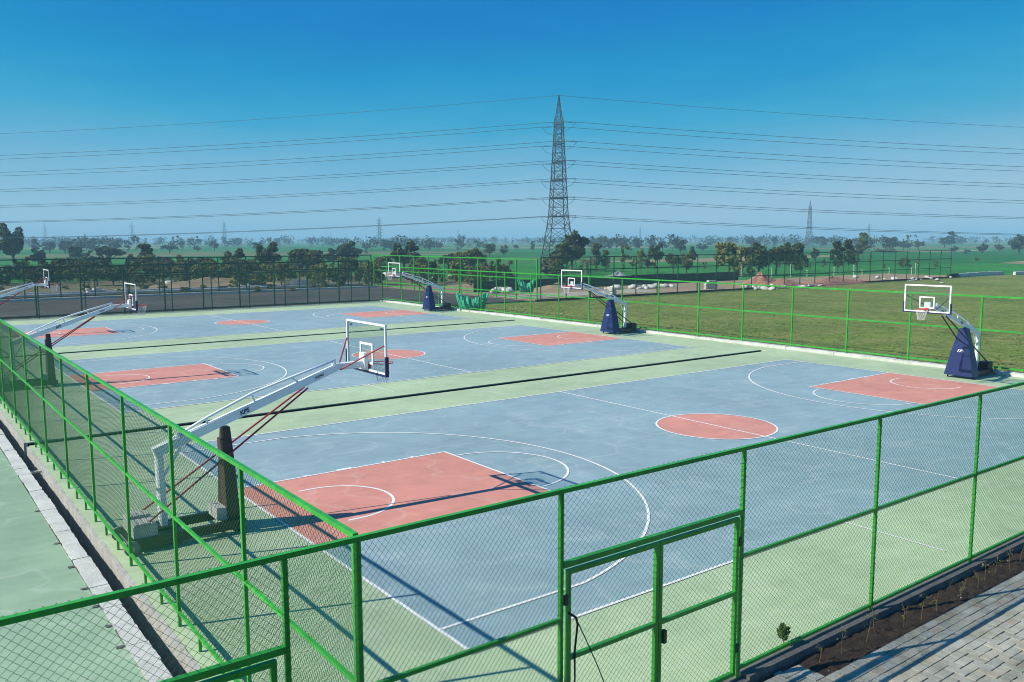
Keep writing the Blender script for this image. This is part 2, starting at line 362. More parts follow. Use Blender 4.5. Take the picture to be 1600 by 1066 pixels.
for y in (17.70, 38.66):
    tag(MB().box(-3.05, 29.98, y-0.03, y-0.004, -0.93, -0.03).build('drain_wall', M['ditch']), kind='structure')  # near-black lining: shade of the unlit far wall put into its colour
LW = 0.06
def arc(m, cx, cy, r, a0, a1, z, n=48, w=LW):
    vs = []; fs = []
    for i in range(n+1):
        t = math.radians(a0+(a1-a0)*i/n)
        vs += [(cx+(r-w/2)*math.cos(t), cy+(r-w/2)*math.sin(t), z), (cx+(r+w/2)*math.cos(t), cy+(r+w/2)*math.sin(t), z)]
    for i in range(n): fs.append((2*i, 2*i+1, 2*i+3, 2*i+2))
    m.add(vs, fs)
def orient(m):
    return m
def hline(m, x0, x1, y, z, w=LW): m.rect(x0, x1, y-w/2, y+w/2, z)
def vline(m, x, y0, y1, z, w=LW): m.rect(x-w/2, x+w/2, y0, y1, z)
for y0 in YC:
    cy = y0+W_/2
    pl = tag(MB().rect(0, L_, y0, y0+W_, 0.004).build('playing_surface', M['play']), kind='structure')
    for sgn in (0, 1):
        k = MB(); x0, x1 = (0, KL) if sgn == 0 else (L_-KL, L_)
        k.rect(x0, x1, cy-KW, cy+KW, 0.008); k.build('painted_key', M['key'], pl)
    c = MB(); c.add([(14+1.76*math.cos(2*math.pi*i/64), cy+1.76*math.sin(2*math.pi*i/64), 0.008) for i in range(64)], [tuple(range(64))])
    c.build('painted_centre_circle', M['key'], pl)
    z = 0.012
    b = MB(); e = LW/2
    hline(b, 0, L_, y0+e, z); hline(b, 0, L_, y0+W_-e, z); vline(b, e, y0+LW, y0+W_-LW, z); vline(b, L_-e, y0+LW, y0+W_-LW, z)
    b.build('boundary_line', M['line'], pl)
    b = MB(); vline(b, 14, y0+LW, y0+W_-LW, z); b.build('centre_line', M['line'], pl)
    b = MB(); arc(b, 14, cy, 1.79, 0, 360, z+0.003, 72); b.build('centre_circle_line', M['line'], pl)
    for x in (9.04, 18.96):
        b = MB(); vline(b, x, y0-2.0, y0, z, 0.05); b.build('bench_line', M['line'], pl)
    for sg in (1, -1):
        fx = lambda x: x if sg == 1 else L_-x
        b = MB(); zz = z+0.003
        for yy in (cy-KW, cy+KW): hline(b, *sorted((fx(LW), fx(KL-LW))), yy, zz)
        vline(b, fx(KL-e), cy-KW-e, cy+KW+e, zz)
        for yy, d in ((cy-KW, -1), (cy+KW, 1)):              # rebound marks
            for xa, xb in ((1.75, 1.83), (2.6, 3.0), (3.85, 3.93), (4.7, 4.78)):
                ya, yb = sorted((yy+d*e, yy+d*(e+0.07))); xx = sorted((fx(xa), fx(xb)))
                b.rect(xx[0], xx[1], ya, yb, zz)
        b.build('key_line', M['line'], pl)
        b = MB(); a0 = -90 if sg == 1 else 90
        arc(b, fx(KL), cy, 1.78, a0+2, a0+178, zz, 40); b.build('free_throw_arc', M['line'], pl)
        b = MB(); r3 = 6.6; hy = W_/2-0.9; th = math.degrees(math.asin(hy/r3)); xa = 1.575+math.sqrt(r3*r3-hy*hy)
        if sg == 1: arc(b, 1.575, cy, r3, -th, th, zz, 64)
        else: arc(b, L_-1.575, cy, r3, 180-th, 180+th, zz, 64)
        for yy in (cy-hy, cy+hy): hline(b, *sorted((fx(LW), fx(xa))), yy, zz)
        b.build('three_point_line', M['line'], pl)
        b = MB(); arc(b, fx(1.45), cy, 1.25, a0, a0+180, z, 36)
        for yy in (cy-1.25, cy+1.25): hline(b, *sorted((fx(1.15), fx(1.45))), yy, z)
        b.build('no_charge_arc', M['line'], pl)

# neighbouring court beyond the drain, the drain itself
tag(MB().box(-60, -3.735, -6, 61, -0.3, 0.0).build('neighbour_court', M['apron2']), kind='structure')
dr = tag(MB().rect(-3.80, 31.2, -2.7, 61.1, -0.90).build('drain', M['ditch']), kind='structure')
def rough_bar(x0, x1, y0, y1, z0, z1, amp, n, seed):
    """bar with hand-cast uneven edges"""
    r = np.random.default_rng(seed); m = MB(); vs = []; 
    for i in range(n+1):
        y = y0+(y1-y0)*i/n
        a, b, c, d = r.normal(0, amp, 4)
        vs += [(x0+a, y, z0), (x1+b, y, z0), (x1+b, y, z1+c*0.4), (x0+a, y, z1+d*0.4)]
    fs = []
    for i in range(n):
        o = 4*i
        for k in range(4): fs.append((o+k, o+4+k, o+4+(k+1) % 4, o+(k+1) % 4))
    fs += [(3, 2, 1, 0), (4*n, 4*n+1, 4*n+2, 4*n+3)]
    m.add(vs, [tuple(reversed(f)) for f in fs]); return m
y = -2.6; k = 0
while y < 60:                                   # cast concrete pieces along the far lip
    ln = random.uniform(0.55, 1.15) if y < 25 else 3.2
    off = random.uniform(-0.018, 0.015); zt = random.uniform(0.0, 0.016)
    rough_bar(-3.715+off, -3.445+random.uniform(-0.012, 0.012), y+0.003, y+ln-0.003, -0.92, 0.012+zt, 0.005, 10, k).build('concrete_piece', M['concw'], dr)
    y += ln; k += 1
y = -2.5
while y < 60:                                   # wall on the court side
    ln = 20.24 if y < 0 else 20.9
    rough_bar(-3.125, -3.063, y+0.012, y+ln-0.55, -0.92, -0.004, 0.006, 130, 100+k).build('drain_wall', M['conc'], dr); y += ln; k += 1
for yy in (14.6, 33.0, 51.0):
    MB().tube([(-3.46, yy, -0.12), (-3.07, yy, -0.12)], 0.035, 8).build('drain_pipe', M['kerb'], dr)
for i, (xx, yy) in enumerate([(-3.76, 10.6), (-3.77, 8.2), (-3.78, 6.75), (-3.77, 5.6), (-3.78, 4.75), (-3.77, 3.9), (-3.79, 3.1)]):
    rough_bar(xx-0.05, xx+0.03, yy, yy+0.07, -0.01, 0.016, 0.01, 5, 300+i).build('mortar_lump', M['kconc'], dr)

# kerb under the grass-side fence
kr = empty('lawn_kerb', (31.30, 0, 0)); tag(kr, kind='structure')
y = YF; k = 0
while y < YB:
    ln = random.uniform(2.2, 3.4); ln = min(ln, YB-y)
    rough_bar(-0.19, 0.30, y+0.008, y+ln-0.008, -0.25, 0.13+random.uniform(-0.02, 0.02), 0.02, 8, 500+k).build('kerb_piece', M['concw'], kr); y += ln; k += 1

# lawn, tarmac, dirt and paths
tag(MB().rect(31.62, 175, -40, 51.9, -0.06).build('lawn', M['lawn']), kind='structure')
tag(MB().rect(-40, 42.6, 61.4, 82.2, -0.02).build('tarmac', M['asphalt']), kind='structure')
tag(MB().rect(31.7, 42.6, 53.2, 61.38, -0.03).build('tarmac', M['asphalt']), kind='structure')
tag(MB().rect(42.62, 128, 52.3, 66.5, -0.04).build('dirt_yard', M['dirt']), kind='structure')
tag(MB().rect(-80, 62, 82.6, 122.0, -0.06).build('dirt_strip', M['scrub']), kind='structure')
tag(MB().rect(42.61, 60, 66.52, 82.58, -0.045).build('dirt_yard', M['dirt']), kind='structure')
tag(MB().rect(-60, 44, 89.6, 93.2, -0.03).build('path', M['path']), kind='structure')
tag(MB().rect(43.4, 64, 55.5, 60.5, -0.02).build('path', M['path']), kind='structure')
for nm, x0, x1, yy, h in (('tarmac_kerb', -40, 42.4, 82.35, 0.16), ('path_kerb', -60, 44, 89.5, 0.14), ('path_kerb', -60, 44, 93.3, 0.14)):
    kk = tag(empty(nm, (x0, yy, 0)), kind='structure'); x = x0
    while x < x1:
        MB().box(x-x0+0.02, min(x+3, x1)-x0-0.02, -0.11, 0.11, -0.15, h+random.uniform(-0.015, 0.015)).build('kerb_stone', M['kerb'], kk); x += 3
kk = tag(empty('yard_kerb', (42.6, 52.1, 0)), kind='structure'); x = 0
while x < 79:
    MB().box(x+0.02, x+2.98, -0.12, 0.12, -0.2, 0.13+random.uniform(-0.02, 0.02)).build('kerb_stone', M['blackwall'], kk); x += 3

# ------------------------------------------------------------------ pavement in front of the fence, planting bed
pv = tag(MB().rect(-30, 3.34, -40, -2.80, -0.055).rect(3.34, 30, -40, -3.24, -0.055).build('pavement', M['soil']), kind='structure')
PL, PW = 0.274, 0.137
cells = []                                       # (x, y, length along x, width along y)
def in_bed(x0, x1, y0, y1): return x1 > 3.34 and y1 > -3.235
for row in range(5):                             # stretcher courses along the bed
    y1 = -3.24-row*PW; x = 3.34-(row % 2)*PL/2
    while x < 12.5: cells.append((x, y1-PW, PL, PW)); x += PL
def herring(x0, x1, y0, y1):
    out = []; u = PW
    nx = int((x1-x0)/u)+6; ny = int((y1-y0)/u)+6
    for r in range(-2, ny):
        for c in range(-4, nx):
            k = (c-r) % 4
            if k == 0: out.append((x0+c*u, y0+r*u, 2*u, u))
            elif k == 3: out.append((x0+c*u, y0+r*u, u, 2*u))
    return out
YBORD = -3.24-5*PW
hb = herring(0.4, 12.5, -3.24-5*PW-20*PW, -2.8)
for (x, y, a, b) in hb:
    if x+a > 12.4 or x < 0.4 or y < -6.7 or y > -2.83: continue
    b = min(b, -2.782-y)
    if x+a > 3.341 and y+b > YBORD+0.001:
        if x < 3.338: a = 3.338-x
        else: b = YBORD-y
        if b < 0.02 or a < 0.02: continue
    cells.append((x, y, a, b))
def seen(x, y):
    d = Vector((x, y, 0))-_C; w = d.dot(_f)
    if w < 1: return False
    u = 800+FPX*d.dot(_R)/w; v = 533-FPX*d.dot(_U)/w
    return u < 1612 and v < 1076
pm = []
for va in range(4):
    m = MB(); c = 0.004
    x0, x1, y0, y1 = 0.0045, PL-0.0045, 0.0045, PW-0.0045
    m.add([(x0,y0,-0.06),(x1,y0,-0.06),(x1,y1,-0.06),(x0,y1,-0.06),(x0,y0,-c),(x1,y0,-c),(x1,y1,-c),(x0,y1,-c),(x0+c,y0+c,0),(x1-c,y0+c,0),(x1-c,y1-c,0),(x0+c,y1-c,0)],
          [(0,1,5,4),(1,2,6,5),(2,3,7,6),(3,0,4,7),(4,5,9,8),(5,6,10,9),(6,7,11,10),(7,4,8,11),(8,9,10,11)])
    pm.append(m.mesh('paver', M['paver'])); break
vis = [c for c in cells if seen(c[0]+c[2]/2, c[1]+c[3]/2)]
vis.sort(key=lambda c: depth((c[0], c[1], 0)))
rest = [c for c in cells if c not in set(vis)] + vis[300:]
rest_mb = MB()
for i, (x, y, a, b) in enumerate(vis[:300]):
    inst('paver', pm[0], pv, (x, y, random.uniform(-0.006, 0.002)), (random.uniform(-0.009, 0.009), random.uniform(-0.009, 0.009), random.uniform(-0.008, 0.008)), (a/PL, b/PW, 1))
for (x, y, a, b) in rest:
    z = random.uniform(-0.004, 0.001); rest_mb.box(x+0.003, x+a-0.003, y+0.003, y+b-0.003, -0.05, z)
o = rest_mb.build('paver_field', M['paver'], pv); o['kind'] = 'stuff'

# kerb that carries the front fence
kb = tag(empty('front_kerb', (0, -2.64, 0)), kind='structure')
for i, (a, b, h) in enumerate([(-3.29, -0.7, 0.10), (-0.69, 2.42, 0.03)]+[(2.43+3.1*q, 2.42+3.1*(q+1), 0.11) for q in range(5)]):
    t_ = rough_bar(-0.10, 0.12, a, b, -0.2, h*0.75, 0.003, 14, 700+i)
    t_.v = [(yy, -xx if False else xx, zz) for xx, yy, zz in t_.v]
    t_.f = [tuple(reversed(f)) for f in t_.f]
    t_.build('kerb_piece', M['kconc'], kb)
# soil
N1, N2 = 240, 14
V = np.zeros(((N1+1)*(N2+1), 3)); q = 0
lump = rng.normal(0, 1, (N1+1, N2+1)); lump = (lump+np.roll(lump, 1, 0)+np.roll(lump, 1, 1)+np.roll(lump, -1, 0))/4
for i in range(N1+1):
    for j in range(N2+1):
        V[q] = (3.34+(15.0*i/N1), -3.235+0.48*j/N2, -0.030+0.028*lump[i, j]); q += 1
F = np.array([[i*(N2+1)+j, (i+1)*(N2+1)+j, (i+1)*(N2+1)+j+1, i*(N2+1)+j+1] for i in range(N1) for j in range(N2)])
tag(inst('planting_bed', np_mesh('planting_bed', V, F, M['soil'])), kind='structure')
# pebbles in the bed
def rock_mesh(seed, n=7):
    r = np.random.default_rng(seed); m = MB(); vs = []; fs = []
    rings = 4
    for i in range(rings+1):
        ph = math.pi*i/rings
        for k in range(n):
            t = 2*math.pi*k/n+0.3*i; rr = 1+r.uniform(-0.22, 0.22)
            vs.append((rr*math.sin(ph)*math.cos(t), rr*math.sin(ph)*math.sin(t)*0.85, 0.7*rr*math.cos(ph)))
    for i in range(rings):
        for k in range(n): fs.append((i*n+k, (i+1)*n+k, (i+1)*n+(k+1) % n, i*n+(k+1) % n))
    m.add(vs, fs); return m
peb = MB()
for i in range(22):
    r = rock_mesh(i, 5); s_ = random.uniform(0.006, 0.017); x = random.uniform(3.4, 11); y = random.uniform(-3.2, -2.8)
    peb.add([(x+a*s_, y+b*s_, -0.035+c*s_) for a, b, c in r.v], r.f)
tag(peb.build('gravel', M['stone']), kind='stuff')
lit = MB()
for i in range(160):
    x = random.uniform(3.0, 10.5); y = -3.24-abs(random.gauss(0, 0.35)); a_ = random.uniform(0, 6.28); l_ = random.uniform(0.008, 0.022)
    e1 = Vector((math.cos(a_), math.sin(a_), random.uniform(-0.2, 0.2)))*l_; e2 = Vector((-math.sin(a_), math.cos(a_), random.uniform(-0.3, 0.3)))*l_*0.5; p_ = Vector((x, y, 0.008))
    lit.quad(p_-e1, p_+e2, p_+e1, p_-e2)
tag(lit.build('leaf_litter', M['twig']), 'dry leaf scraps and crumbs strewn over the paving', 'litter', None, 'stuff')
# saplings
for i in range(17):
    x = 3.72+i*0.46+random.uniform(-0.08, 0.08); y = -3.02+random.uniform(-0.10, 0.10); h = random.uniform(0.22, 0.40)
    sp = empty('sapling', (x, y, -0.04), random.uniform(0, 6), 'thin leafless sapling stick planted in the dark soil bed', 'sapling', 'saplings in the planting bed')
    lean = random.uniform(-0.06, 0.06)
    MB().tube([(0, 0, -0.02), (lean*0.4, 0.01, h*0.5), (lean, 0, h)], [0.006, 0.005, 0.003], 5).build('stem', M['twig'], sp)
    for k in range(random.randint(3, 6)):
        a = random.uniform(0, 6.28); z = h*random.uniform(0.4, 0.95); l = random.uniform(0.06, 0.14)
        MB().tube([(lean*z/h, 0, z), (lean*z/h+l*0.6*math.cos(a), l*0.6*math.sin(a), z+l*0.45), (lean+l*math.cos(a), l*math.sin(a), z+l)], [0.003, 0.0025, 0.0015], 4).build('twig', M['twig'], sp)
    lf = MB()
    for k in range(10):
        a = random.uniform(0, 6.28); z = h*random.uniform(0.5, 1.05); l = random.uniform(0.02, 0.09); p = Vector((l*math.cos(a)+lean, l*math.sin(a), z)); e1 = Vector((random.uniform(-1, 1), random.uniform(-1, 1), random.uniform(-1, 1))).normalized()*0.018; e2 = e1.orthogonal().normalized()*0.010
        lf.quad(p-e1, p+e2, p+e1, p-e2)
    lf.build('leaves', M['leaf_mid'], sp)

# ------------------------------------------------------------------ chain link
def chain_mesh(name, w, h, cw=0.083, ch=0.078, r=0.0026):
    """one bay of woven zigzag wires, 1 m reference size w x h in the local xz plane"""
    nw = int(round(w/(cw/2))); ns = int(round(h/(ch/2)))
    k = np.arange(nw)[:, None]; j = np.arange(ns+1)[None, :]
    sgn = np.where((k+j) % 2 == 0, 1.0, -1.0)
    x = (k+0.5)*(cw/2)+sgn*(cw/4+0.0022); z = j*(ch/2)+0*k; y = 0.0032*sgn
    P = np.stack([x+0*z, y+0*z, z+0*x], -1)                       # nw, ns+1, 3
    ang = np.array([0, 2.094, 4.189])
    off = np.stack([np.cos(ang)*r, np.sin(ang)*r, np.zeros(3)], -1)
    Vv = (P[:, :, None, :]+off[None, None]).reshape(-1, 3)
    base = (np.arange(nw)[:, None, None]*(ns+1)+np.arange(ns)[None, :, None])*3
    a = np.arange(3)[None, None, :]; b = (a+1) % 3
    Ff = np.stack([base+a, base+b, base+3+b, base+3+a], -1).reshape(-1, 4)
    return np_mesh(name, Vv, Ff, M['wire'])
CH = chain_mesh('chain_link', 3.0, 2.9)
CHH = chain_mesh('chain_link_header', 3.0, 0.828)
CHF = chain_mesh('chain_link_fine', 3.0, 2.9, 0.10, 0.092, 0.0018)
PS = 0.047
post_cache = {}
def post_mesh(h, mat, s=PS):
    key = (round(h, 3), mat.name, s)
    if key not in post_cache:
        m = MB(); c = 0.004; a = s/2
        ring = [(-a+c, -a), (a-c, -a), (a, -a+c), (a, a-c), (a-c, a), (-a+c, a), (-a, a-c), (-a, -a+c)]
        vs = [(x, y, z) for z in (0, h) for x, y in ring]
        m.add(vs, [(k, (k+1) % 8, 8+(k+1) % 8, 8+k) for k in range(8)]+[tuple(range(8, 16)), tuple(reversed(range(8)))])
        post_cache[key] = m.mesh('post', mat)
    return post_cache[key]
def tie_mesh(h):
    m = MB(); pts = []; n = int(h/0.105); a = PS/2+0.004
    for i in range(n*4):
        z = 0.05+i*0.105/4; cx, cy = [(-a, -a), (a, -a), (a, a), (-a, a)][i % 4]; pts.append((cx, cy, z))
    m.tube(pts, 0.0026, 4); return m.mesh('tie_wire', M['wire'])
TIE = tie_mesh(2.85)
def fence(label, p0, ang, stations, z0, h, rails, mat, zb=0.2, mesh=CH, stubs=0, ties=False, skip=(), meshside=0.034, ps=PS, group='green chain-link fences', name='chain_link_fence'):
    """posts at the stations (metres along), rails as heights, one woven panel per bay"""
    f = empty(name, (p0[0], p0[1], 0), ang, label, 'fence', group)
    L0, L1 = stations[0], stations[-1]
    ht = z0+h
    for s_ in stations:
        p = inst('post', post_mesh(ht-ps/2-0.004, mat, ps), f, (s_, 0, -0.002))
        if ties: inst('tie_wire', TIE, p, (0, 0, 0.1))
    for i in range(len(stations)-1):
        a, b = stations[i], stations[i+1]
        if i in skip: continue
        for zr in rails:
            MB().box(a+ps/2, b-ps/2, -ps/2+0.003, ps/2-0.003, zr-ps/2+0.003, zr+ps/2-0.003).build('rail', mat, f)
        inst('chain_link_panel', mesh, f, (a, meshside, zb-0.02), (0, 0, 0), ((b-a)/3.0, 1, (ht+0.035-zb)/2.9))
        for k in range(stubs):
            x = a+(b-a)*(k+1)/(stubs+1); MB().box(x-0.02, x+0.02, -0.02, 0.02, 0.0, zb-PS/2).build('foot', mat, f)
    MB().box(L0-ps/2-0.005, L1+ps/2+0.005, -ps/2-0.002, ps/2+0.002, ht-ps/2, ht+ps/2).build('top_rail', mat, f)
    return f

# left fence, along +y (local x -> +y)
ly = [0.08+2.92*k for k in range(22)]; ly = [v for v in ly if v < 63.3-0.3]
fence('bright green chain-link fence on stub feet beside the open drain', (XL, YF), math.pi/2, [0.10]+ly[1:]+[63.4], 0, 3.05, [1.66, 0.22], M['green'], 0.22, stubs=2, meshside=-0.034)
# right fence beside the lawn
fence('bright green chain-link fence on the whitewashed kerb beside the lawn', (XR, -2.6), math.pi/2, [0.0]+[0.9+3.1*k for k in range(1, 20)]+[63.4], 0.10, 3.12, [1.80, 0.26], M['green'], 0.26, mesh=CHF, ps=0.07, meshside=0.045)
# back fence of the courts and the taller one of the tarmac behind it
fence('low green chain-link fence between the farthest court and the tarmac', (XL, YB), 0, [0.0]+[3.12*k for k in range(1, 11)]+[XR-XL], 0, 3.10, [0.12], M['dkgreen'], 0.12, mesh=CHF, ps=0.07, meshside=0.045)
fence('tall shade-darkened green fence along the near edge of the tarmac', (-36.0, 61.6), 0, [3.02*k for k in range(0, 23)], 0, 3.72, [0.10], M['dkgreen'], 0.10, mesh=CHF, ps=0.10, meshside=0.06)
fence('tall dark green fence along the far edge of the tarmac', (-38.0, 84.4), 0, [3.1*k for k in range(0, 27)], 0, 3.80, [2.0, 0.15], M['dkgreen'], 0.15, mesh=CHF, ps=0.10, meshside=0.06)
fence('tall bright green fence between the tarmac and the dirt yard', (43.0, 52.4), math.pi/2, [3.2*k for k in range(0, 11)], 0, 3.80, [2.0, 0.2], M['green'], 0.2, mesh=CHF, ps=0.10, meshside=0.06)
fence('very long dark green fence between the lawn and the dirt yard', (43.2, 52.1), 0, [0.0]+[3.1*k for k in range(1, 26)], 0.12, 3.85, [2.75, 1.45], M['dkgreen'], 0.3, mesh=CHF, ps=0.085, meshside=0.05)

# front fence with its gates
FX = [-12.6, -9.63, -6.63, -3.63, -2.96, -0.63, 2.36, 5.50, 8.64, 11.78, 14.92, 18.06]
ff = fence('bright green chain-link fence with two gateways beside the planting bed', (0, YF), 0, FX, 0, 3.05, [1.65, 0.16], M['green'], 0.16, ties=True, skip=(2, 5))
for a, b in ((-6.63, -3.63), (-0.63, 2.36)):
    MB().box(a+PS/2, b-PS/2, -0.03, 0.03, 2.215, 2.275).build('gate_header', M['green'], ff)
    inst('chain_link_panel', CHH, ff, (a, 0.034, 2.26), (0, 0, 0), ((b-a)/3.0, 1, 1))
CHG = chain_mesh('chain_link_gate', 1.4, 2.08)
def gate(x0, x1, label, hinge, extra=None):
    """x0..x1 outer width of one leaf; hinge is the hinged side (-1 / +1)"""
    gt = empty('gate_leaf', (x0, YF, 0), 0, label, 'gate', 'gate leaves in the front fence'); w = x1-x0; a = 0.05
    for xx in (0, w-a): MB().box(xx, xx+a, -0.025, 0.025, 0.09, 2.18).build('stile', M['green'], gt)
    MB().box(a, w-a, -0.0245, 0.0245, 2.13, 2.18).build('top_bar', M['green'], gt)
    MB().box(a, w-a, -0.0245, 0.0245, 1.17, 1.22).build('middle_bar', M['green'], gt)
    MB().box(a, w-a, -0.0245, 0.0245, 0.09, 0.14).build('bottom_bar', M['green'], gt)
    inst('chain_link_panel', CHG, gt, (0.02, 0.033, 0.10), (0, 0, 0), ((w-0.04)/1.4, 1, 1))
    hx = -0.02 if hinge < 0 else w+0.02
    for z in (0.45, 1.86): MB().box(hx-0.026, hx+0.026, -0.034, -0.004, z-0.055, z+0.055).build('hinge', M['dkgreen'], gt)
    return gt
g1 = gate(-0.555, 0.842, 'green gate leaf with a black strap knotted round its hinge stile', -1)
g2 = gate(0.852, 2.285, 'green gate leaf carrying the small latch box on its closing stile', 1)
MB().box(0.055, 0.10, -0.06, -0.012, 0.94, 1.10).build('latch', M['dkgreen'], g2)
g3 = gate(-6.55, -5.14, 'green gate leaf hung on the gate post farthest from the basketball courts', -1)
g4 = gate(-5.13, -3.73, 'green gate leaf over the drain beside the corner of the court fence', 1)
MB().disc_prism((1.40, -0.01, 1.83), (0, 1, 0), 0.045, 0.05, 14).build('latch', M['dkgreen'], g4)
# strap
st = empty('strap', (-0.50, YF-0.03, 1.66), 0, 'black strap knotted round a gate stile with its end trailing down', 'strap')
MB().tube([(-0.05, -0.008, 0.06), (0.0, -0.015, 0.02), (0.05, -0.012, -0.02), (0.075, -0.01, -0.10), (0.055, -0.012, -0.24), (0.035, -0.01, -0.40), (0.04, -0.012, -0.7), (0.03, -0.01, -1.0)], [0.010, 0.014, 0.014, 0.012, 0.011, 0.012, 0.009, 0.006], 8).build('loop', M['rubber'], st)
MB().tube([(0.06, -0.012, -0.05), (0.19, -0.03, -0.32), (0.33, -0.045, -0.62), (0.46, -0.05, -0.92), (0.60, -0.045, -1.25), (0.66, -0.04, -1.55)], 0.006, 6).build('cord', M['rubber'], st)

# ------------------------------------------------------------------ basketball stands
def text_mesh(body, size, mat, depth_=0.002):
    c = bpy.data.curves.new('lettering', 'FONT'); c.body = body; c.size = size; c.extrude = depth_; c.align_x = 'CENTER'; c.align_y = 'CENTER'; c.shear = 0.25; c.offset = size*0.02
    o = bpy.data.objects.new('lettering', c); COL.objects.link(o)
    dg = bpy.context.evaluated_depsgraph_get(); me = bpy.data.meshes.new_from_object(o.evaluated_get(dg))
    bpy.data.objects.remove(o); me.materials.clear(); me.materials.append(mat); return me
TX1 = text_mesh('KPS', 0.12, M['navy']); TX2 = text_mesh('PLXPRO', 0.055, M['navy']); TX3 = text_mesh('KPS', 0.15, M['bwhite']); TX4 = text_mesh('KPS', 0.075, M['navy'])

def net_mesh(r0, r1, h):
    m = MB(); n = 12; lev = 5
    def P(l, k):
        t = l/lev; r = r0*(1-t)+r1*t if l else r0; a = 2*math.pi*(k+0.5*(l % 2))/n
        r = r0+(r1-r0)*(t**0.7); return Vector((r*math.cos(a), r*math.sin(a), -h*t))
    for l in range(lev):
        for k in range(n):
            m.tube([P(l, k), P(l+1, k)], 0.0042, 4, caps=False); m.tube([P(l, k), P(l+1, k-1 if l % 2 == 0 else k+1)], 0.0042, 4, caps=False)
    return m

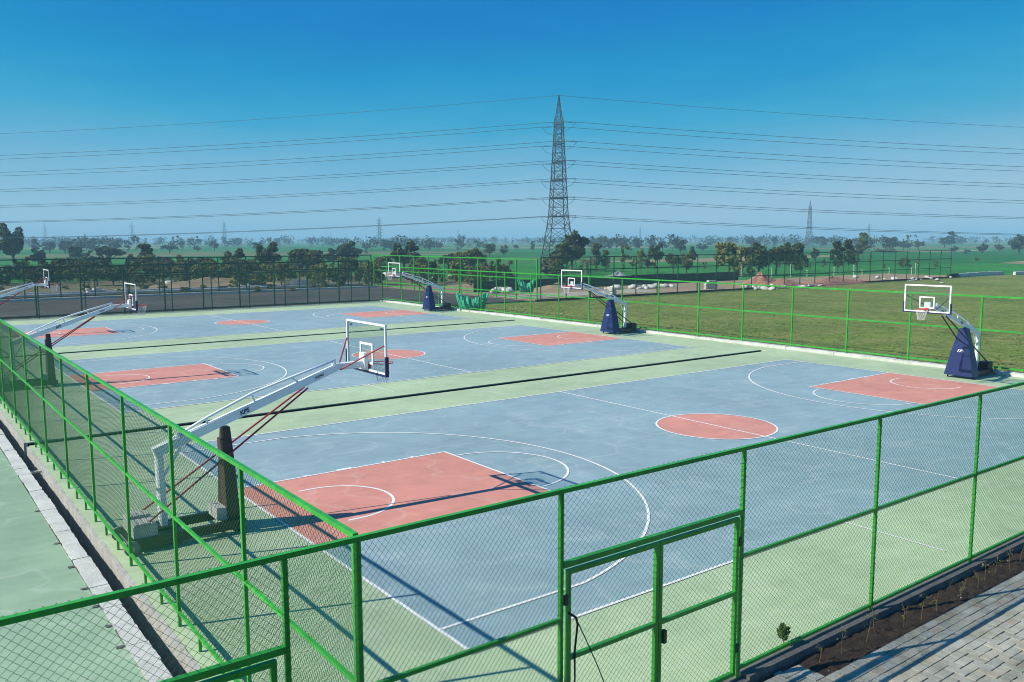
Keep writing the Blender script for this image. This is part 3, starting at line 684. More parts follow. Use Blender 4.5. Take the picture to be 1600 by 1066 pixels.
def make_stand(left):
    ar = M['maroon'] if left else M['black']
    t = empty('basketball_stand')
    W = M['gwhite']
    # base
    b = MB()
    for s in (-1, 1):
        b.box(-0.55, 1.42, s*0.40-0.05, s*0.40+0.05, 0.09, 0.26)
    b.box(-0.62, 0.30, -0.349, 0.349, 0.09, 0.24); b.box(1.20, 1.42, -0.349, 0.349, 0.10, 0.24)
    b.box(-0.14, 0.16, -0.16, 0.16, 0.24, 0.30)
    b.build('base', M['black'], t)
    cwm = M['crate'] if left else M['black']
    for k, (x0, x1, y0, y1, z1) in enumerate([(-0.60, -0.18, -0.40, -0.03, 0.52), (-0.60, -0.18, 0.03, 0.40, 0.56)]):
        c = MB(); c.box(x0, x1, y0, y1, 0.262, z1-0.04); 
        for q in range(4): c.box(x0+0.02+q*0.1, x0+0.09+q*0.1, y0+0.005, y1-0.005, z1-0.04, z1)
        c.build('counterweight', cwm, t)
    for s in (-1, 1):
        w = MB(); w.disc_prism((-0.66, s*0.50, 0.135), (0, 1, 0), 0.135, 0.06, 24); wo_ = w.build('wheel', M['tyregrey'], t)
        MB().disc_prism((-0.66, s*0.535, 0.135), (0, 1, 0), 0.05, 0.02, 14).build('hub', M['steel'], wo_)
        MB().disc_prism((1.33, s*(0.34 if left else 0.5), 0.045), (0, 1, 0), 0.045, 0.03, 12).build('caster', M['rubber'], t)
    MB().tube([(-0.66, -0.47, 0.135), (-0.66, 0.47, 0.135)], 0.02, 8).build('axle', M['steel'], t)
    # post with its shoe
    p = MB(); p.tube([(0.02, 0, 0.24), (0.0, 0, 1.60), (-0.01, 0, 1.72)], [0.085, 0.08, 0.085], 14); p.build('post', W, t, smooth=False)
    MB().beam((0.08, 0, 1.25), (0.40, 0, 1.74), 0.03, 0.05).build('gusset', W, t)
    # arm
    a = MB(); a.beam((-0.09, 0, 1.71), (3.60, 0, 2.965), 0.15, 0.18, w2=0.13, h2=0.135); arm = a.build('arm', W, t)
    MB().beam((3.56, 0, 2.985), (4.30, 0, 3.0), 0.13, 0.14).build('arm_end', W, t)
    slope = math.atan2(2.965-1.70, 3.69)
    for s in (-1, 1):
        for tx, xx in ((TX1, 1.62), (TX2, 3.22)):
            z = 1.70+(xx+0.09)*math.tan(slope); yo = s*(0.0785-0.002*0)
            o = inst('lettering', tx, arm, (xx, s*0.0775, z), (math.pi/2, -slope if s < 0 else slope, 0 if s < 0 else math.pi))
    tr = MB(); tr.tube([(-0.07, 0, 1.78), (0.94, 0, 2.26), (1.80, 0, 2.62), (2.66, 0, 2.87), (3.62, 0, 3.13)], 0.03, 10); tr.build('truss_bar', W, t, smooth=True)
    for x0, z0, x1, z1 in ((0.90, 2.25, 0.92, 2.14), (1.80, 2.61, 1.86, 2.45), (2.62, 2.86, 2.78, 2.75), (3.60, 3.12, 3.62, 3.02)):
        MB().tube([(x0, 0, z0), (x1, 0, z1)], 0.022, 8).build('truss_strut', W, t)
    # prop column
    c = MB()
    if left: hw, d0, d1, x0, x1 = 0.30, 0.13, 0.07, 1.26, 1.25; hw1 = 0.10
    else: hw, d0, d1, x0, x1 = 0.57, 0.30, 0.11, 1.24, 1.22; hw1 = 0.15
    zb, zt = 0.12, 2.03
    ring = lambda z, hx, hy, xc: [(xc-hx, -hy, z), (xc+hx, -hy, z), (xc+hx, hy, z), (xc-hx, hy, z)]
    c.add(ring(zb, d0, hw, x0)+ring((zb+zt)/2, (d0+d1)/2+0.012, (hw+hw1)/2+0.01, (x0+x1)/2)+ring(zt, d1, hw1, x1),
          [(3, 2, 1, 0), (8, 9, 10, 11)]+[(o_+k, o_+(k+1) % 4, o_+4+(k+1) % 4, o_+4+k) for o_ in (0, 4) for k in range(4)])
    col = c.build('column_pad' if not left else 'column', M['blue'] if not left else M['brown'], t)
    if not left:
        al = math.atan2(x0+d0-(x1+d1), zt-zb); zz = 1.12; xx = x0+d0+(x1+d1-x0-d0)*((zz-zb)/(zt-zb))+0.016
        inst('lettering', TX3, col, (xx, 0, zz), (math.pi/2-al, 0, math.pi/2))
    else:
        MB().box(1.14, 1.20, -0.16, 0.16, 1.45, 1.80).build('column_clamp', M['brown'], t)
        MB().box(0.95, 1.125, -0.28, 0.28, 0.262, 0.50).build('front_weight', M['crate'], t)
    # rods, braces
    for s in (-1, 1):
        MB().tube([(-0.34, s*0.34, 0.50), (2.95, s*0.085, 2.62)], 0.02 if left else 0.027, 8).build('tie_rod', ar, t)
        MB().tube([(3.70, s*0.07, 2.93), (4.31, s*0.86, 3.47)], 0.017, 8).build('board_brace', ar, t)
    # board
    X = 4.35; hw, z0, z1 = 0.90, 2.85, 3.90
    bd = MB(); fw = 0.040 if left else 0.052
    bd.box(X-0.03, X+0.012, -hw, hw, z1-fw, z1); bd.box(X-0.03, X+0.012, -hw, hw, z0, z0+fw)
    for s in (-1, 1): bd.box(X-0.03, X+0.012, min(s*hw, s*(hw-fw)), max(s*hw, s*(hw-fw)), z0+fw, z1-fw)
    bo = bd.build('backboard_frame', M['bwhite'], t)
    MB().box(X-0.006, X+0.006, -hw+fw, hw-fw, z0+fw, z1-fw).build('backboard_pane', M['glass'], t)
    tg = MB(); zA, zB = 3.0, 3.45; lw = 0.045
    tg.box(X-0.012, X+0.0135, -0.295, 0.295, zB-lw, zB); tg.box(X-0.012, X+0.0135, -0.295, 0.295, zA, zA+lw)
    for s in (-1, 1): tg.box(X-0.012, X+0.0135, min(s*0.295, s*(0.295-lw)), max(s*0.295, s*(0.295-lw)), zA+lw, zB-lw)
    tg.build('target_square', M['bwhite'], t)
    pad = MB()
    pad.box(X-0.045, X+0.028, -hw-0.03, hw+0.03, z0-0.04, z0+0.004)
    for s in (-1, 1): pad.box(X-0.045, X+0.028, min(s*(hw+0.03), s*(hw-0.012)), max(s*(hw+0.03), s*(hw-0.012)), z0+0.004, z0+0.38)
    pad.build('board_padding', M['navy'], t)
    MB().box(X-0.12, X-0.031, -0.12, 0.12, 2.88, 3.24).build('mount_plate', M['bwhite'], t)
    for s in (-1, 1): inst('lettering', TX4, bo, (X-0.0135, s*0.70, z1-fw-0.07), (math.pi/2, 0, -math.pi/2)) if left else None
    rx = X+0.15+0.225; rz = 2.98
    rm = MB(); rm.tube([(rx+0.225*math.cos(a*math.pi/14), 0.225*math.sin(a*math.pi/14), rz) for a in range(28)], 0.010, 8, closed=True)
    rm.box(X+0.013, X+0.07, -0.075, 0.075, rz-0.09, rz+0.04); rm.box(X+0.07, X+0.155, -0.05, 0.05, rz-0.012, rz+0.006)
    rim = rm.build('rim', M['orange'], t)
    net_mesh(0.225, 0.115, 0.40).build('net', M['net'], rim, (rx, 0, rz-0.012))
    return t
SL = make_stand(True); SR = make_stand(False)
HY = [7.22, 27.95, 48.8]
ordn = ['on the court beside the front gate fence', 'on the middle court of the three', 'on the court next to the tarmac']
for i, y in enumerate(HY):
    o = SL if i == 0 else copy_tree(SL)
    o.location = (-2.15, y, 0); tag(o, 'basketball stand with maroon rods by the drain, '+ordn[i], 'basketball stand', 'basketball stands on the drain side')
    o = SR if i == 0 else copy_tree(SR)
    o.location = (30.35, y, 0); o.rotation_euler = (0, 0, math.pi); tag(o, 'basketball stand with blue pad by the lawn, '+ordn[i], 'basketball stand', 'basketball stands on the lawn side')

# ------------------------------------------------------------------ pylons and lines
def lattice(m, levels, fac=1.0, leg=0.16, br=0.085, big=None):
    """levels: list of (z, half width); square lattice tower"""
    cs = lambda z, h: [Vector((-h, -h, z)), Vector((h, -h, z)), Vector((h, h, z)), Vector((-h, h, z))]
    for (z0, h0), (z1, h1) in zip(levels[:-1], levels[1:]):
        A, B = cs(z0, h0), cs(z1, h1)
        for k in range(4):
            m.beam(A[k], B[k], leg*fac)
            k2 = (k+1) % 4
            m.beam(A[k], B[k2], br*fac); m.beam(A[k2], B[k], br*fac); m.beam(B[k], B[k2], br*fac)
            if h0 > 1.6:
                ca = (A[k]+B[k2])/2
                m.beam((A[k]+B[k])/2, (A[k]*0.75+B[k2]*0.25), br*fac*0.8); m.beam((A[k2]+B[k2])/2, (A[k2]*0.75+B[k]*0.25), br*fac*0.8)
    return m
TH = 33.0
ARMZ = [27.6, 24.0, 20.5, 17.1, 13.7, 10.2]
HB, HT = 1.55, 0.68
def body_hw(z): return HB+(HT-HB)*(z-ARMZ[-1])/(ARMZ[0]-ARMZ[-1])
def pylon(fac, armlen=(3.6, 4.2), simple_=False):
    t = empty('power_pylon')
    lv = [(0, 2.9), (2.6, 2.6), (5.4, 2.2), (7.9, 1.85), (10.2, HB)]
    for za, zb_ in zip(ARMZ[::-1][:-1], ARMZ[::-1][1:]):
        for q in (1, 2): 
            zz = za+(zb_-za)*q/2; lv.append((zz, body_hw(zz)))
    lv += [(29.0, 0.52), (30.4, 0.34), (31.8, 0.18), (33.0, 0.05)]
    lattice(MB(), lv[:5], fac).build('splayed_legs', M['pylon'], t)
    lattice(MB(), lv[4:-4], fac, 0.15, 0.07).build('lattice_body', M['pylon'], t)
    lattice(MB(), lv[-5:], fac, 0.10, 0.05).build('peak', M['pylon'], t)
    for i, z in enumerate(ARMZ):
        hw = body_hw(z)
        for s in (-1, 1):
            m = MB(); tip = Vector((0, s*armlen[i % 2], z))
            for xx in (-hw, hw):
                m.beam((xx, s*hw, z), tip, 0.11*fac); m.beam((xx*0.95, s*hw*0.95, z+1.3), tip, 0.08*fac)
                for q in (0.33, 0.66):
                    a = Vector((xx, s*hw, z)).lerp(tip, q); b = Vector((xx*0.95, s*hw*0.95, z+1.3)).lerp(tip, q); m.beam(a, b, 0.05*fac)
            m.beam((-hw, s*hw, z), (hw, s*hw, z), 0.14*fac)
            m.build('cross_arm', M['pylon'], t)
    return t
TP = ground_at(872, 420)
vd = Vector((TP.x-_C.x, TP.y-_C.y, 0)).normalized(); rt = Vector((vd.y, -vd.x, 0))
pyl = pylon(0.92); pyl.location = (TP.x, TP.y, -0.1); pyl.rotation_euler = (0, 0, math.atan2(vd.y, vd.x)-math.pi/2+math.radians(16))
tag(pyl, 'tall grey lattice pylon carrying both power lines beside the dark tree', 'pylon')
# neighbour directions of the bent line
DT = depth((TP.x, TP.y, 5)); 
def plan_dir(u, rr):
    d = ray(u, 374); P = _C + d*(DT/rr); v = Vector((P.x-TP.x, P.y-TP.y, 0)); return v.normalized(), v.length
dl, ll = plan_dir(0, 0.885); drr, lr = plan_dir(1600, 0.907)
armdir = Matrix.Rotation(pyl.rotation_euler.z, 3, 'Z') @ Vector((0, 1, 0))
ends = []
for side, dv in (('left', dl), ('right', drr)):
    SP = 320.0; far = Vector((TP.x, TP.y, 0))+dv*SP
    fy = copy_tree(pyl); fy.location = (far.x, far.y, -0.1); ar2 = Vector((-dv.y, dv.x, 0)); 
    if ar2.dot(armdir) < 0: ar2 = -ar2
    fy.rotation_euler = (0, 0, math.atan2(ar2.y, ar2.x)-math.pi/2)
    tag(fy, 'grey lattice pylon at the far end of the wires strung over the '+('tarmac' if side == 'left' else 'lawn'), 'pylon')
    lines = [(Vector((TP.x, TP.y, 32.9)), Vector((far.x, far.y, 32.9)), 0, 'thin earth wire strung between the pylon peaks over the '+('tarmac' if side == 'left' else 'lawn'))]
    for i, z in enumerate(ARMZ):
        for s in (-1, 1):
            al = (3.6, 4.2)[i % 2]
            lines.append((Vector((TP.x, TP.y, z-0.1))+armdir*(s*al), Vector((far.x, far.y, z-0.1))+ar2*(s*al), 1, 'dark power cable on the '+['topmost', 'second highest', 'third highest', 'third lowest', 'second lowest', 'lowest'][i]+' cross-arms, strung over the '+('tarmac' if side == 'left' else 'lawn')))
    for a, b, k, lab in lines:
        d = (b-a).normalized(); pts = []; n = 40; sag = 4.2 if k else 4.6
        a2 = a+d*(2.4 if k else 0)
        for q in range(n+1):
            t_ = q/n; p = a2.lerp(b, t_); p.z -= 4*sag*t_*(1-t_); pts.append(p)
        cb = empty('power_cable', tuple(a), 0, lab, 'power cable', 'wires of the power line')
        MB().tube([p-a for p in pts], 0.04 if k else 0.032, 5, caps=False).build('conductor', M['cable'], cb)
        if k:
            ins = MB(); e = pts[0]-a; dd = e.normalized()
            for q in range(9): ins.disc_prism(dd*(0.35+0.22*q), dd, 0.13, 0.07, 8)
            ins.tube([(0, 0, 0), e], 0.03, 5); ins.build('insulator', M['cable'], cb)
            lp = MB(); lp.tube([e*0.98, e*0.6+Vector((0, 0, -1.1)), Vector((0, 0, -1.7))], 0.035, 5); lp.build('jumper_loop', M['cable'], cb)

# distant pylons: (u, v_top, v_base, broadside)
pm_ = pylon(1.3); pf = pylon(1.9); first = True
for (u, vt, vb, rot) in [(1264, 319, 391, 70), (593, 339, 384, 8), (351, 345, 382, 6), (207, 347, 381.5, 5), (71, 348, 381, 4), (322, 362, 378, 5), (161, 362, 378, 5), (517, 361, 378, 5), (716, 357, 379, 5), (1000, 353, 380, 80), (1357, 350, 381.5, 10)]:
    dd = TH*FPX/(vb-vt); d = ray(u, 374); P = _C + d*dd
    if u == 1264: o = pm_
    else: o = pf if first else copy_tree(pf); first = False
    v2 = Vector((d.x, d.y, 0)).normalized()
    o.location = (P.x, P.y, -0.1); o.rotation_euler = (0, 0, math.atan2(v2.y, v2.x)+math.radians(rot))
    tag(o, 'faint slender pylon rising from the hazy tree line' if u != 1264 else 'mid-distance lattice pylon standing in the green field beside dark trees', 'pylon', 'distant pylons across the plain')

# ------------------------------------------------------------------ trees
def leaf_cards(P, size, r, flat=0.3):
    """P (n,3) centres -> randomly turned quads"""
    n = len(P); d = r.normal(0, 1, (n, 3)); d /= np.linalg.norm(d, axis=1)[:, None]
    e = r.normal(0, 1, (n, 3)); e -= (e*d).sum(1)[:, None]*d; e /= np.linalg.norm(e, axis=1)[:, None]
    f = np.cross(d, e); s = size*r.uniform(0.6, 1.4, n)[:, None]
    V = np.stack([P-e*s, P+f*s*0.62, P+e*s, P-f*s*0.62], 1).reshape(-1, 3)
    return V, np.arange(4*n).reshape(n, 4)
def crown_points(clumps, n, r):
    """clumps: (x,y,z,rx,rz); leaves mostly near each clump's skin"""
    w = np.array([c[3]**2 for c in clumps]); w /= w.sum(); ix = r.choice(len(clumps), n, p=w)
    c = np.array(clumps)[ix]; d = r.normal(0, 1, (n, 3)); d /= np.linalg.norm(d, axis=1)[:, None]
    rad = r.uniform(0.35, 1.0, n)**0.5; rad *= 1+r.normal(0, 0.07, n)
    return c[:, :3]+d*np.stack([c[:, 3], c[:, 3], c[:, 4]], 1)*rad[:, None]
def make_clumps(kind, r):
    C = []
    if kind == 'round':
        for i in range(16):
            a = r.uniform(0, 6.28); h = r.uniform(0.34, 0.86); q = 0.36*math.sin(math.pi*min(1, (h-0.2)/0.8))**0.6*r.uniform(0.5, 1.0)
            C.append((q*math.cos(a), q*math.sin(a), h, r.uniform(0.11, 0.18), r.uniform(0.09, 0.15)))
    elif kind == 'umbrella':
        for i in range(18):
            a = r.uniform(0, 6.28); q = 0.40*math.sqrt(r.uniform(0, 1)); h = 0.80-0.28*(q/0.4)**2+r.uniform(-0.10, 0.05)
            C.append((q*math.cos(a), q*math.sin(a), h, r.uniform(0.10, 0.16), r.uniform(0.07, 0.12)))
    elif kind == 'tall':
        for i in range(20):
            h = r.uniform(0.28, 0.93); a = r.uniform(0, 6.28); q = (0.34*(1-abs(h-0.52)/0.6))*r.uniform(0.3, 1.0)
            C.append((q*math.cos(a), q*math.sin(a), h, r.uniform(0.10, 0.17), r.uniform(0.05, 0.085)))
    elif kind == 'shrub':
        for i in range(18):
            a = r.uniform(0, 6.28); h = r.uniform(0.10, 0.85); q = 0.40*math.sqrt(max(0.05, 1-(h-0.25)**2/0.45))*r.uniform(0.4, 1.0)
            C.append((q*math.cos(a), q*math.sin(a), h, r.uniform(0.08, 0.16), r.uniform(0.08, 0.15)))
    elif kind == 'thin':
        for i in range(11):
            h = r.uniform(0.40, 0.95); a = r.uniform(0, 6.28); q = 0.26*r.uniform(0.2, 1.0)
            C.append((q*math.cos(a), q*math.sin(a), h, r.uniform(0.07, 0.14), r.uniform(0.05, 0.09)))
    return C
PROTO = {}
def proto(kind, seed, n, size, mat):
    key = (kind, seed, mat.name, n)
    if key in PROTO: return PROTO[key]
    r = np.random.default_rng(seed*77+len(kind)); C = make_clumps(kind, r)
    Vp, Fp = leaf_cards(crown_points(C, n, r), size, r)
    cr = np_mesh('crown', Vp, Fp, mat)
    t = MB(); top = 0.62 if kind != 'shrub' else 0.35
    lean = r.normal(0, 0.03, 2)
    base_r = {'round': 0.035, 'umbrella': 0.03, 'tall': 0.022, 'shrub': 0.02, 'thin': 0.02}[kind]
    t.tube([(0, 0, -0.02), (lean[0]*0.4, lean[1]*0.4, top*0.5), (lean[0], lean[1], top)], [base_r, base_r*0.75, base_r*0.4], 6)
    for c in C[:9]:
        z0 = r.uniform(0.15, 0.5)*min(1, c[2]/0.5); t.tube([(lean[0]*z0, lean[1]*z0, z0*top/0.62), (c[0]*0.55, c[1]*0.55, (z0+c[2])/2+0.03), (c[0], c[1], c[2])], [base_r*0.5, base_r*0.32, base_r*0.14], 4)
    tr = t.mesh('trunk', M['bark'])
    PROTO[key] = (cr, tr); return PROTO[key]
def plant_tree(P, h, w, kind, seed, mat, label, group, name='tree', cat='tree', n=1500, size=0.034):
    cr, tr = proto(kind, seed, n, size, mat)
    o = empty(name, (P[0], P[1], -0.1), random.uniform(0, 6.28), label, cat, group)
    sc = (w, w, h)
    inst('trunk', tr, o, (0, 0, 0), (0, 0, 0), sc); inst('crown', cr, o, (0, 0, 0), (0, 0, 0), sc)
    return o
KINDL = {'round': 'round-crowned tree', 'umbrella': 'broad flat-topped tree', 'tall': 'tall narrow tree', 'shrub': 'bushy shrub', 'thin': 'sparse young tree'}
MATL = {'leaf_dark': 'dark green', 'leaf_mid': 'olive green', 'leaf_yel': 'yellowish green', 'leaf_grey': 'grey-green', 'leaf_far': 'hazy green'}
def by_pixel(u, vt, vb, hw, kind, mat, where, seed=None, n=1500, size=0.034):
    P = ground_at(u, vb, -0.1); D = depth(P); h = (vb-vt)*D/FPX*1.03; w = 2*hw*D/FPX/0.84
    own = {22: 'large dense dark tree standing out against the sky beside faint pylons', 61: 'small dark tree just beside the large dense one', 893: 'largest dark tree, rising behind the large pylon', 878: 'lower dark tree against the legs of the large pylon',
           417: 'dark rounded tree between two olive shrubs beyond the tarmac', 546: 'dark rounded tree joined to a lower one near the fence corner', 631: 'wide dark tree behind the basketball stand next to the tarmac', 1347: 'tall slim tree rising beside dark trees past the yard'}.get(u)
    if own:
        plant_tree(P, h, w, kind, 2, M[mat], own, None, n=3200, size=0.036); return
    plant_tree(P, h, w, kind, seed if seed is not None else random.randint(1, 3), M[mat], MATL[mat]+' '+KINDL[kind]+' '+where, MATL[mat]+' '+KINDL[kind]+'s '+where,
               name={'shrub': 'shrub'}.get(kind, 'tree'), cat='shrub' if kind == 'shrub' else 'tree', n=n, size=size)
T1 = 'in the field beyond the tarmac'; T2 = 'beyond the dirt yard'; T3 = 'far out in the fields'; T4 = 'in the strip behind the tarmac'
for a in [
    (22, 349, 416, 21, 'round', 'leaf_dark', T1), (61, 388, 416, 12, 'round', 'leaf_dark', T1),
    (118, 384, 410, 13, 'round', 'leaf_dark', T1), (140, 391, 412, 12, 'shrub', 'leaf_mid', T1), (174, 380, 414, 20, 'umbrella', 'leaf_dark', T1),
    (228, 380, 424, 17, 'tall', 'leaf_dark', T1), (212, 396, 424, 16, 'shrub', 'leaf_dark', T1), (250, 397, 424, 18, 'umbrella', 'leaf_dark', T1),
    (290, 400, 430, 20, 'umbrella', 'leaf_mid', T1), (322, 402, 430, 18, 'round', 'leaf_dark', T1),
    (366, 388, 432, 18, 'round', 'leaf_mid', T1), (417, 378, 426, 21, 'round', 'leaf_dark', T1), (398, 399, 432, 14, 'shrub', 'leaf_mid', T1),
    (470, 386, 428, 22, 'round', 'leaf_dark', T1), (492, 388, 430, 17, 'round', 'leaf_mid', T1), (522, 388, 414, 17, 'round', 'leaf_dark', T1), (546, 377, 414, 19, 'round', 'leaf_dark', T1),
    (631, 376, 424, 24, 'round', 'leaf_dark', T1), (600, 396, 428, 16, 'shrub', 'leaf_mid', T1), (655, 398, 430, 16, 'shrub', 'leaf_mid', T1), (590, 404, 433, 12, 'shrub', 'leaf_yel', T1),
    (700, 391, 428, 14, 'umbrella', 'leaf_dark', T1), (722, 389, 430, 18, 'shrub', 'leaf_yel', T1), (740, 386, 428, 18, 'umbrella', 'leaf_yel', T1), (755, 396, 430, 10, 'shrub', 'leaf_mid', T1),
    (765, 380, 402.5, 12, 'round', 'leaf_dark', T3), (787, 382, 401.5, 7, 'round', 'leaf_dark', T3), (832, 376, 394.5, 5, 'tall', 'leaf_far', T3), (806, 382, 391, 5, 'round', 'leaf_far', T3),
    (893, 361, 424, 24, 'round', 'leaf_dark', 'behind the large pylon'), (878, 378, 426, 18, 'round', 'leaf_dark', 'behind the large pylon'),
    (858, 396, 433, 18, 'shrub', 'leaf_grey', T2), (872, 402, 434, 14, 'shrub', 'leaf_mid', T2),
    (932, 379, 425, 13, 'tall', 'leaf_grey', T2), (946, 392, 425, 9, 'tall', 'leaf_mid', T2), (975, 384, 424, 8, 'thin', 'leaf_yel', T2), (1001, 388, 426, 9, 'thin', 'leaf_yel', T2), (988, 402, 424, 7, 'thin', 'leaf_mid', T2),
    (1024, 380, 416, 13, 'round', 'leaf_dark', T2), (1012, 396, 428, 12, 'thin', 'leaf_grey', T2), (1052, 390, 430, 13, 'umbrella', 'leaf_grey', T2), (1072, 392, 431, 10, 'round', 'leaf_mid', T2), (1082, 386, 414, 8, 'tall', 'leaf_dark', T2), (1063, 373, 399, 11, 'round', 'leaf_far', T3),
    (1098, 380, 393, 10, 'round', 'leaf_far', T3),
    (1138, 377, 430, 24, 'round', 'leaf_mid', T2), (1160, 382, 431, 20, 'shrub', 'leaf_mid', T2), (1185, 379, 431, 24, 'round', 'leaf_dark', T2), (1212, 378, 431, 25, 'umbrella', 'leaf_dark', T2), (1236, 378, 428, 18, 'round', 'leaf_dark', T2), (1252, 392, 424, 12, 'shrub', 'leaf_dark', T2),
    (1273, 387, 409, 7, 'round', 'leaf_dark', T2), (1308, 376, 427, 13, 'tall', 'leaf_dark', T2), (1325, 376, 425, 13, 'tall', 'leaf_dark', T2), (1347, 365, 404, 11, 'tall', 'leaf_mid', T2), (1336, 386, 406, 10, 'round', 'leaf_dark', T2),
    (1392, 370, 394, 13, 'round', 'leaf_far', T3), (1411, 375, 392, 12, 'round', 'leaf_far', T3), (1435, 376, 391, 9, 'round', 'leaf_dark', T3), (1412, 401, 419, 10, 'shrub', 'leaf_dark', T2), (1388, 388, 395, 12, 'shrub', 'leaf_far', T3), (1374, 388, 394, 6, 'shrub', 'leaf_far', T3),
    (1486, 361, 388, 9, 'tall', 'leaf_far', T3), (1475, 370, 388, 9, 'round', 'leaf_far', T3), (1491, 384, 396, 6, 'round', 'leaf_dark', T3), (1502, 372, 383, 9, 'round', 'leaf_far', T3), (1535, 380, 397, 8, 'round', 'leaf_far', T3), (1510, 389, 397, 6, 'shrub', 'leaf_far', T3), (1561, 381, 394, 7, 'round', 'leaf_far', T3), (1592, 366, 398, 15, 'round', 'leaf_far', T3), (1526, 402, 408, 4, 'shrub', 'leaf_mid', T2),
    (102, 376, 397, 11, 'round', 'leaf_far', T3), (56, 374, 396, 10, 'tall', 'leaf_far', T3), (78, 378, 396, 12, 'round', 'leaf_far', T3), (128, 381, 394, 9, 'umbrella', 'leaf_far', T3), (265, 381, 396, 13, 'umbrella', 'leaf_far', T3), (308, 384, 394, 6, 'round', 'leaf_far', T3), (335, 374, 393, 7, 'round', 'leaf_far', T3), (402, 378, 393, 9, 'round', 'leaf_far', T3), (572, 380, 392, 8, 'round', 'leaf_far', T3), (612, 376, 392, 16, 'round', 'leaf_far', T3), (672, 377, 391, 10, 'round', 'leaf_far', T3), (572, 389, 397, 3.5, 'shrub', 'leaf_dark', T3), (952, 376, 391, 8, 'tall', 'leaf_far', T3), (972, 374, 390, 10, 'round', 'leaf_far', T3), (996, 375, 389, 10, 'round', 'leaf_far', T3), (1035, 376, 392, 8, 'round', 'leaf_far', T3), (1175, 371, 388, 10, 'round', 'leaf_far', T3), (1283, 369, 387, 12, 'round', 'leaf_far', T3),
]: by_pixel(*a, n=2600 if a[6] != T3 else 1200, size=0.037)
# shrub belt behind the tarmac
sr = random.Random(5)
u = -20
while u < 800:
    vb = sr.uniform(439, 448); vt = vb-sr.uniform(24, 44)
    if 560 < u < 700 and sr.random() < 0.35: u += 20; continue
    by_pixel(u, vt, vb, sr.uniform(11, 19), sr.choice(['shrub', 'shrub', 'shrub', 'thin', 'round']), sr.choice(['leaf_dark', 'leaf_mid', 'leaf_mid', 'leaf_yel', 'leaf_grey']), T4, n=1500, size=0.040)
    u += sr.uniform(7, 15)
u = 70
while u < 585:
    vb = sr.uniform(431, 438); by_pixel(u, vb-sr.uniform(20, 38), vb, sr.uniform(10, 20), sr.choice(['shrub', 'shrub', 'umbrella', 'round']), sr.choice(['leaf_dark', 'leaf_mid', 'leaf_mid', 'leaf_yel', 'leaf_grey']), 'in the field beyond the tarmac', n=1500, size=0.040); u += sr.uniform(12, 26)
u = 0
while u < 560:
    vb = sr.uniform(450, 458); by_pixel(u, vb-sr.uniform(6, 15), vb, sr.uniform(5, 9), 'shrub', sr.choice(['leaf_mid', 'leaf_yel', 'leaf_grey']), 'on the verge by the tarmac', n=1500, size=0.05); u += sr.uniform(16, 40)
# slim young trees planted along the yard beyond the lawn
for i, u in enumerate(list(range(905, 1480, 24))):
    vb = 428-(u-905)*0.010; by_pixel(u+sr.uniform(-6, 6), vb-sr.uniform(12, 26), vb, sr.uniform(3, 5), 'thin', sr.choice(['leaf_yel', 'leaf_grey', 'leaf_mid']), 'along the fields past the yard', n=700, size=0.06)
# palm
P = ground_at(917, 428); D = depth(P)
pa = empty('palm', (P.x, P.y, -0.1), 0.4, 'small palm with drooping fronds beyond the dirt yard', 'palm')
MB().tube([(0, 0, -0.1), (0.05, 0, 1.2), (0.02, 0, 2.2)], [0.30, 0.24, 0.18], 8).build('trunk', M['bark'], pa)
for k in range(26):
    a = k*2.399; el = sr.uniform(-0.2, 1.2); l = sr.uniform(1.3, 1.9); pts = []
    m = MB()
    for q in range(6):
        t_ = q/5; x = l*t_*math.cos(el*(1-t_*0.4)); z = 2.2+l*t_*math.sin(el)-1.1*t_*t_*l*0.6; pts.append(Vector((x*math.cos(a), x*math.sin(a), z)))
    sd = Vector((-math.sin(a), math.cos(a), 0))
    for q in range(5):
        for s in (-1, 1):
            for e in range(2):
                b0 = pts[q].lerp(pts[q+1], e*0.5); b1 = b0+(pts[q+1]-pts[q])*0.25
                m.quad(b0, b1, b1+sd*s*0.24+Vector((0, 0, -0.14)), b0+sd*s*0.28+Vector((0, 0, -0.18)))
    m.build('frond', M['leaf_grey'], pa)

# field hedges and the far-off wood on the horizon
def scatter_wood(name, spots, mat, label):
    """spots: list of (x, y, height, width)"""
    r = np.random.default_rng(3); Vs = []; Fs = []; n0 = 0
    for (x, y, h, w, nn) in spots:
        C = []
        for i in range(5):
            a = r.uniform(0, 6.28); q = w*0.28*r.uniform(0, 1); C.append((x+q*math.cos(a), y+q*math.sin(a), h*r.uniform(0.35, 0.78), w*r.uniform(0.2, 0.32), h*r.uniform(0.14, 0.24)))
        Pp = crown_points(C, nn, r); low = np.stack([x+r.normal(0, w*0.06, 4), y+r.normal(0, w*0.06, 4), h*r.uniform(0.05, 0.35, 4)], 1)
        Vv, Ff = leaf_cards(np.vstack([Pp, low]), h*0.085, r); Vs.append(Vv); Fs.append(Ff+n0); n0 += len(Vv)
    o = inst(name, np_mesh(name, np.vstack(Vs), np.vstack(Fs), mat)); return tag(o, label, 'wood', None, 'stuff')
spots = []; wr = random.Random(9)
def polar(u, D):
    d = ray(u, 374); v = Vector((d.x, d.y, 0)); v *= D/d.dot(_f); return _C.x+v.x, _C.y+v.y
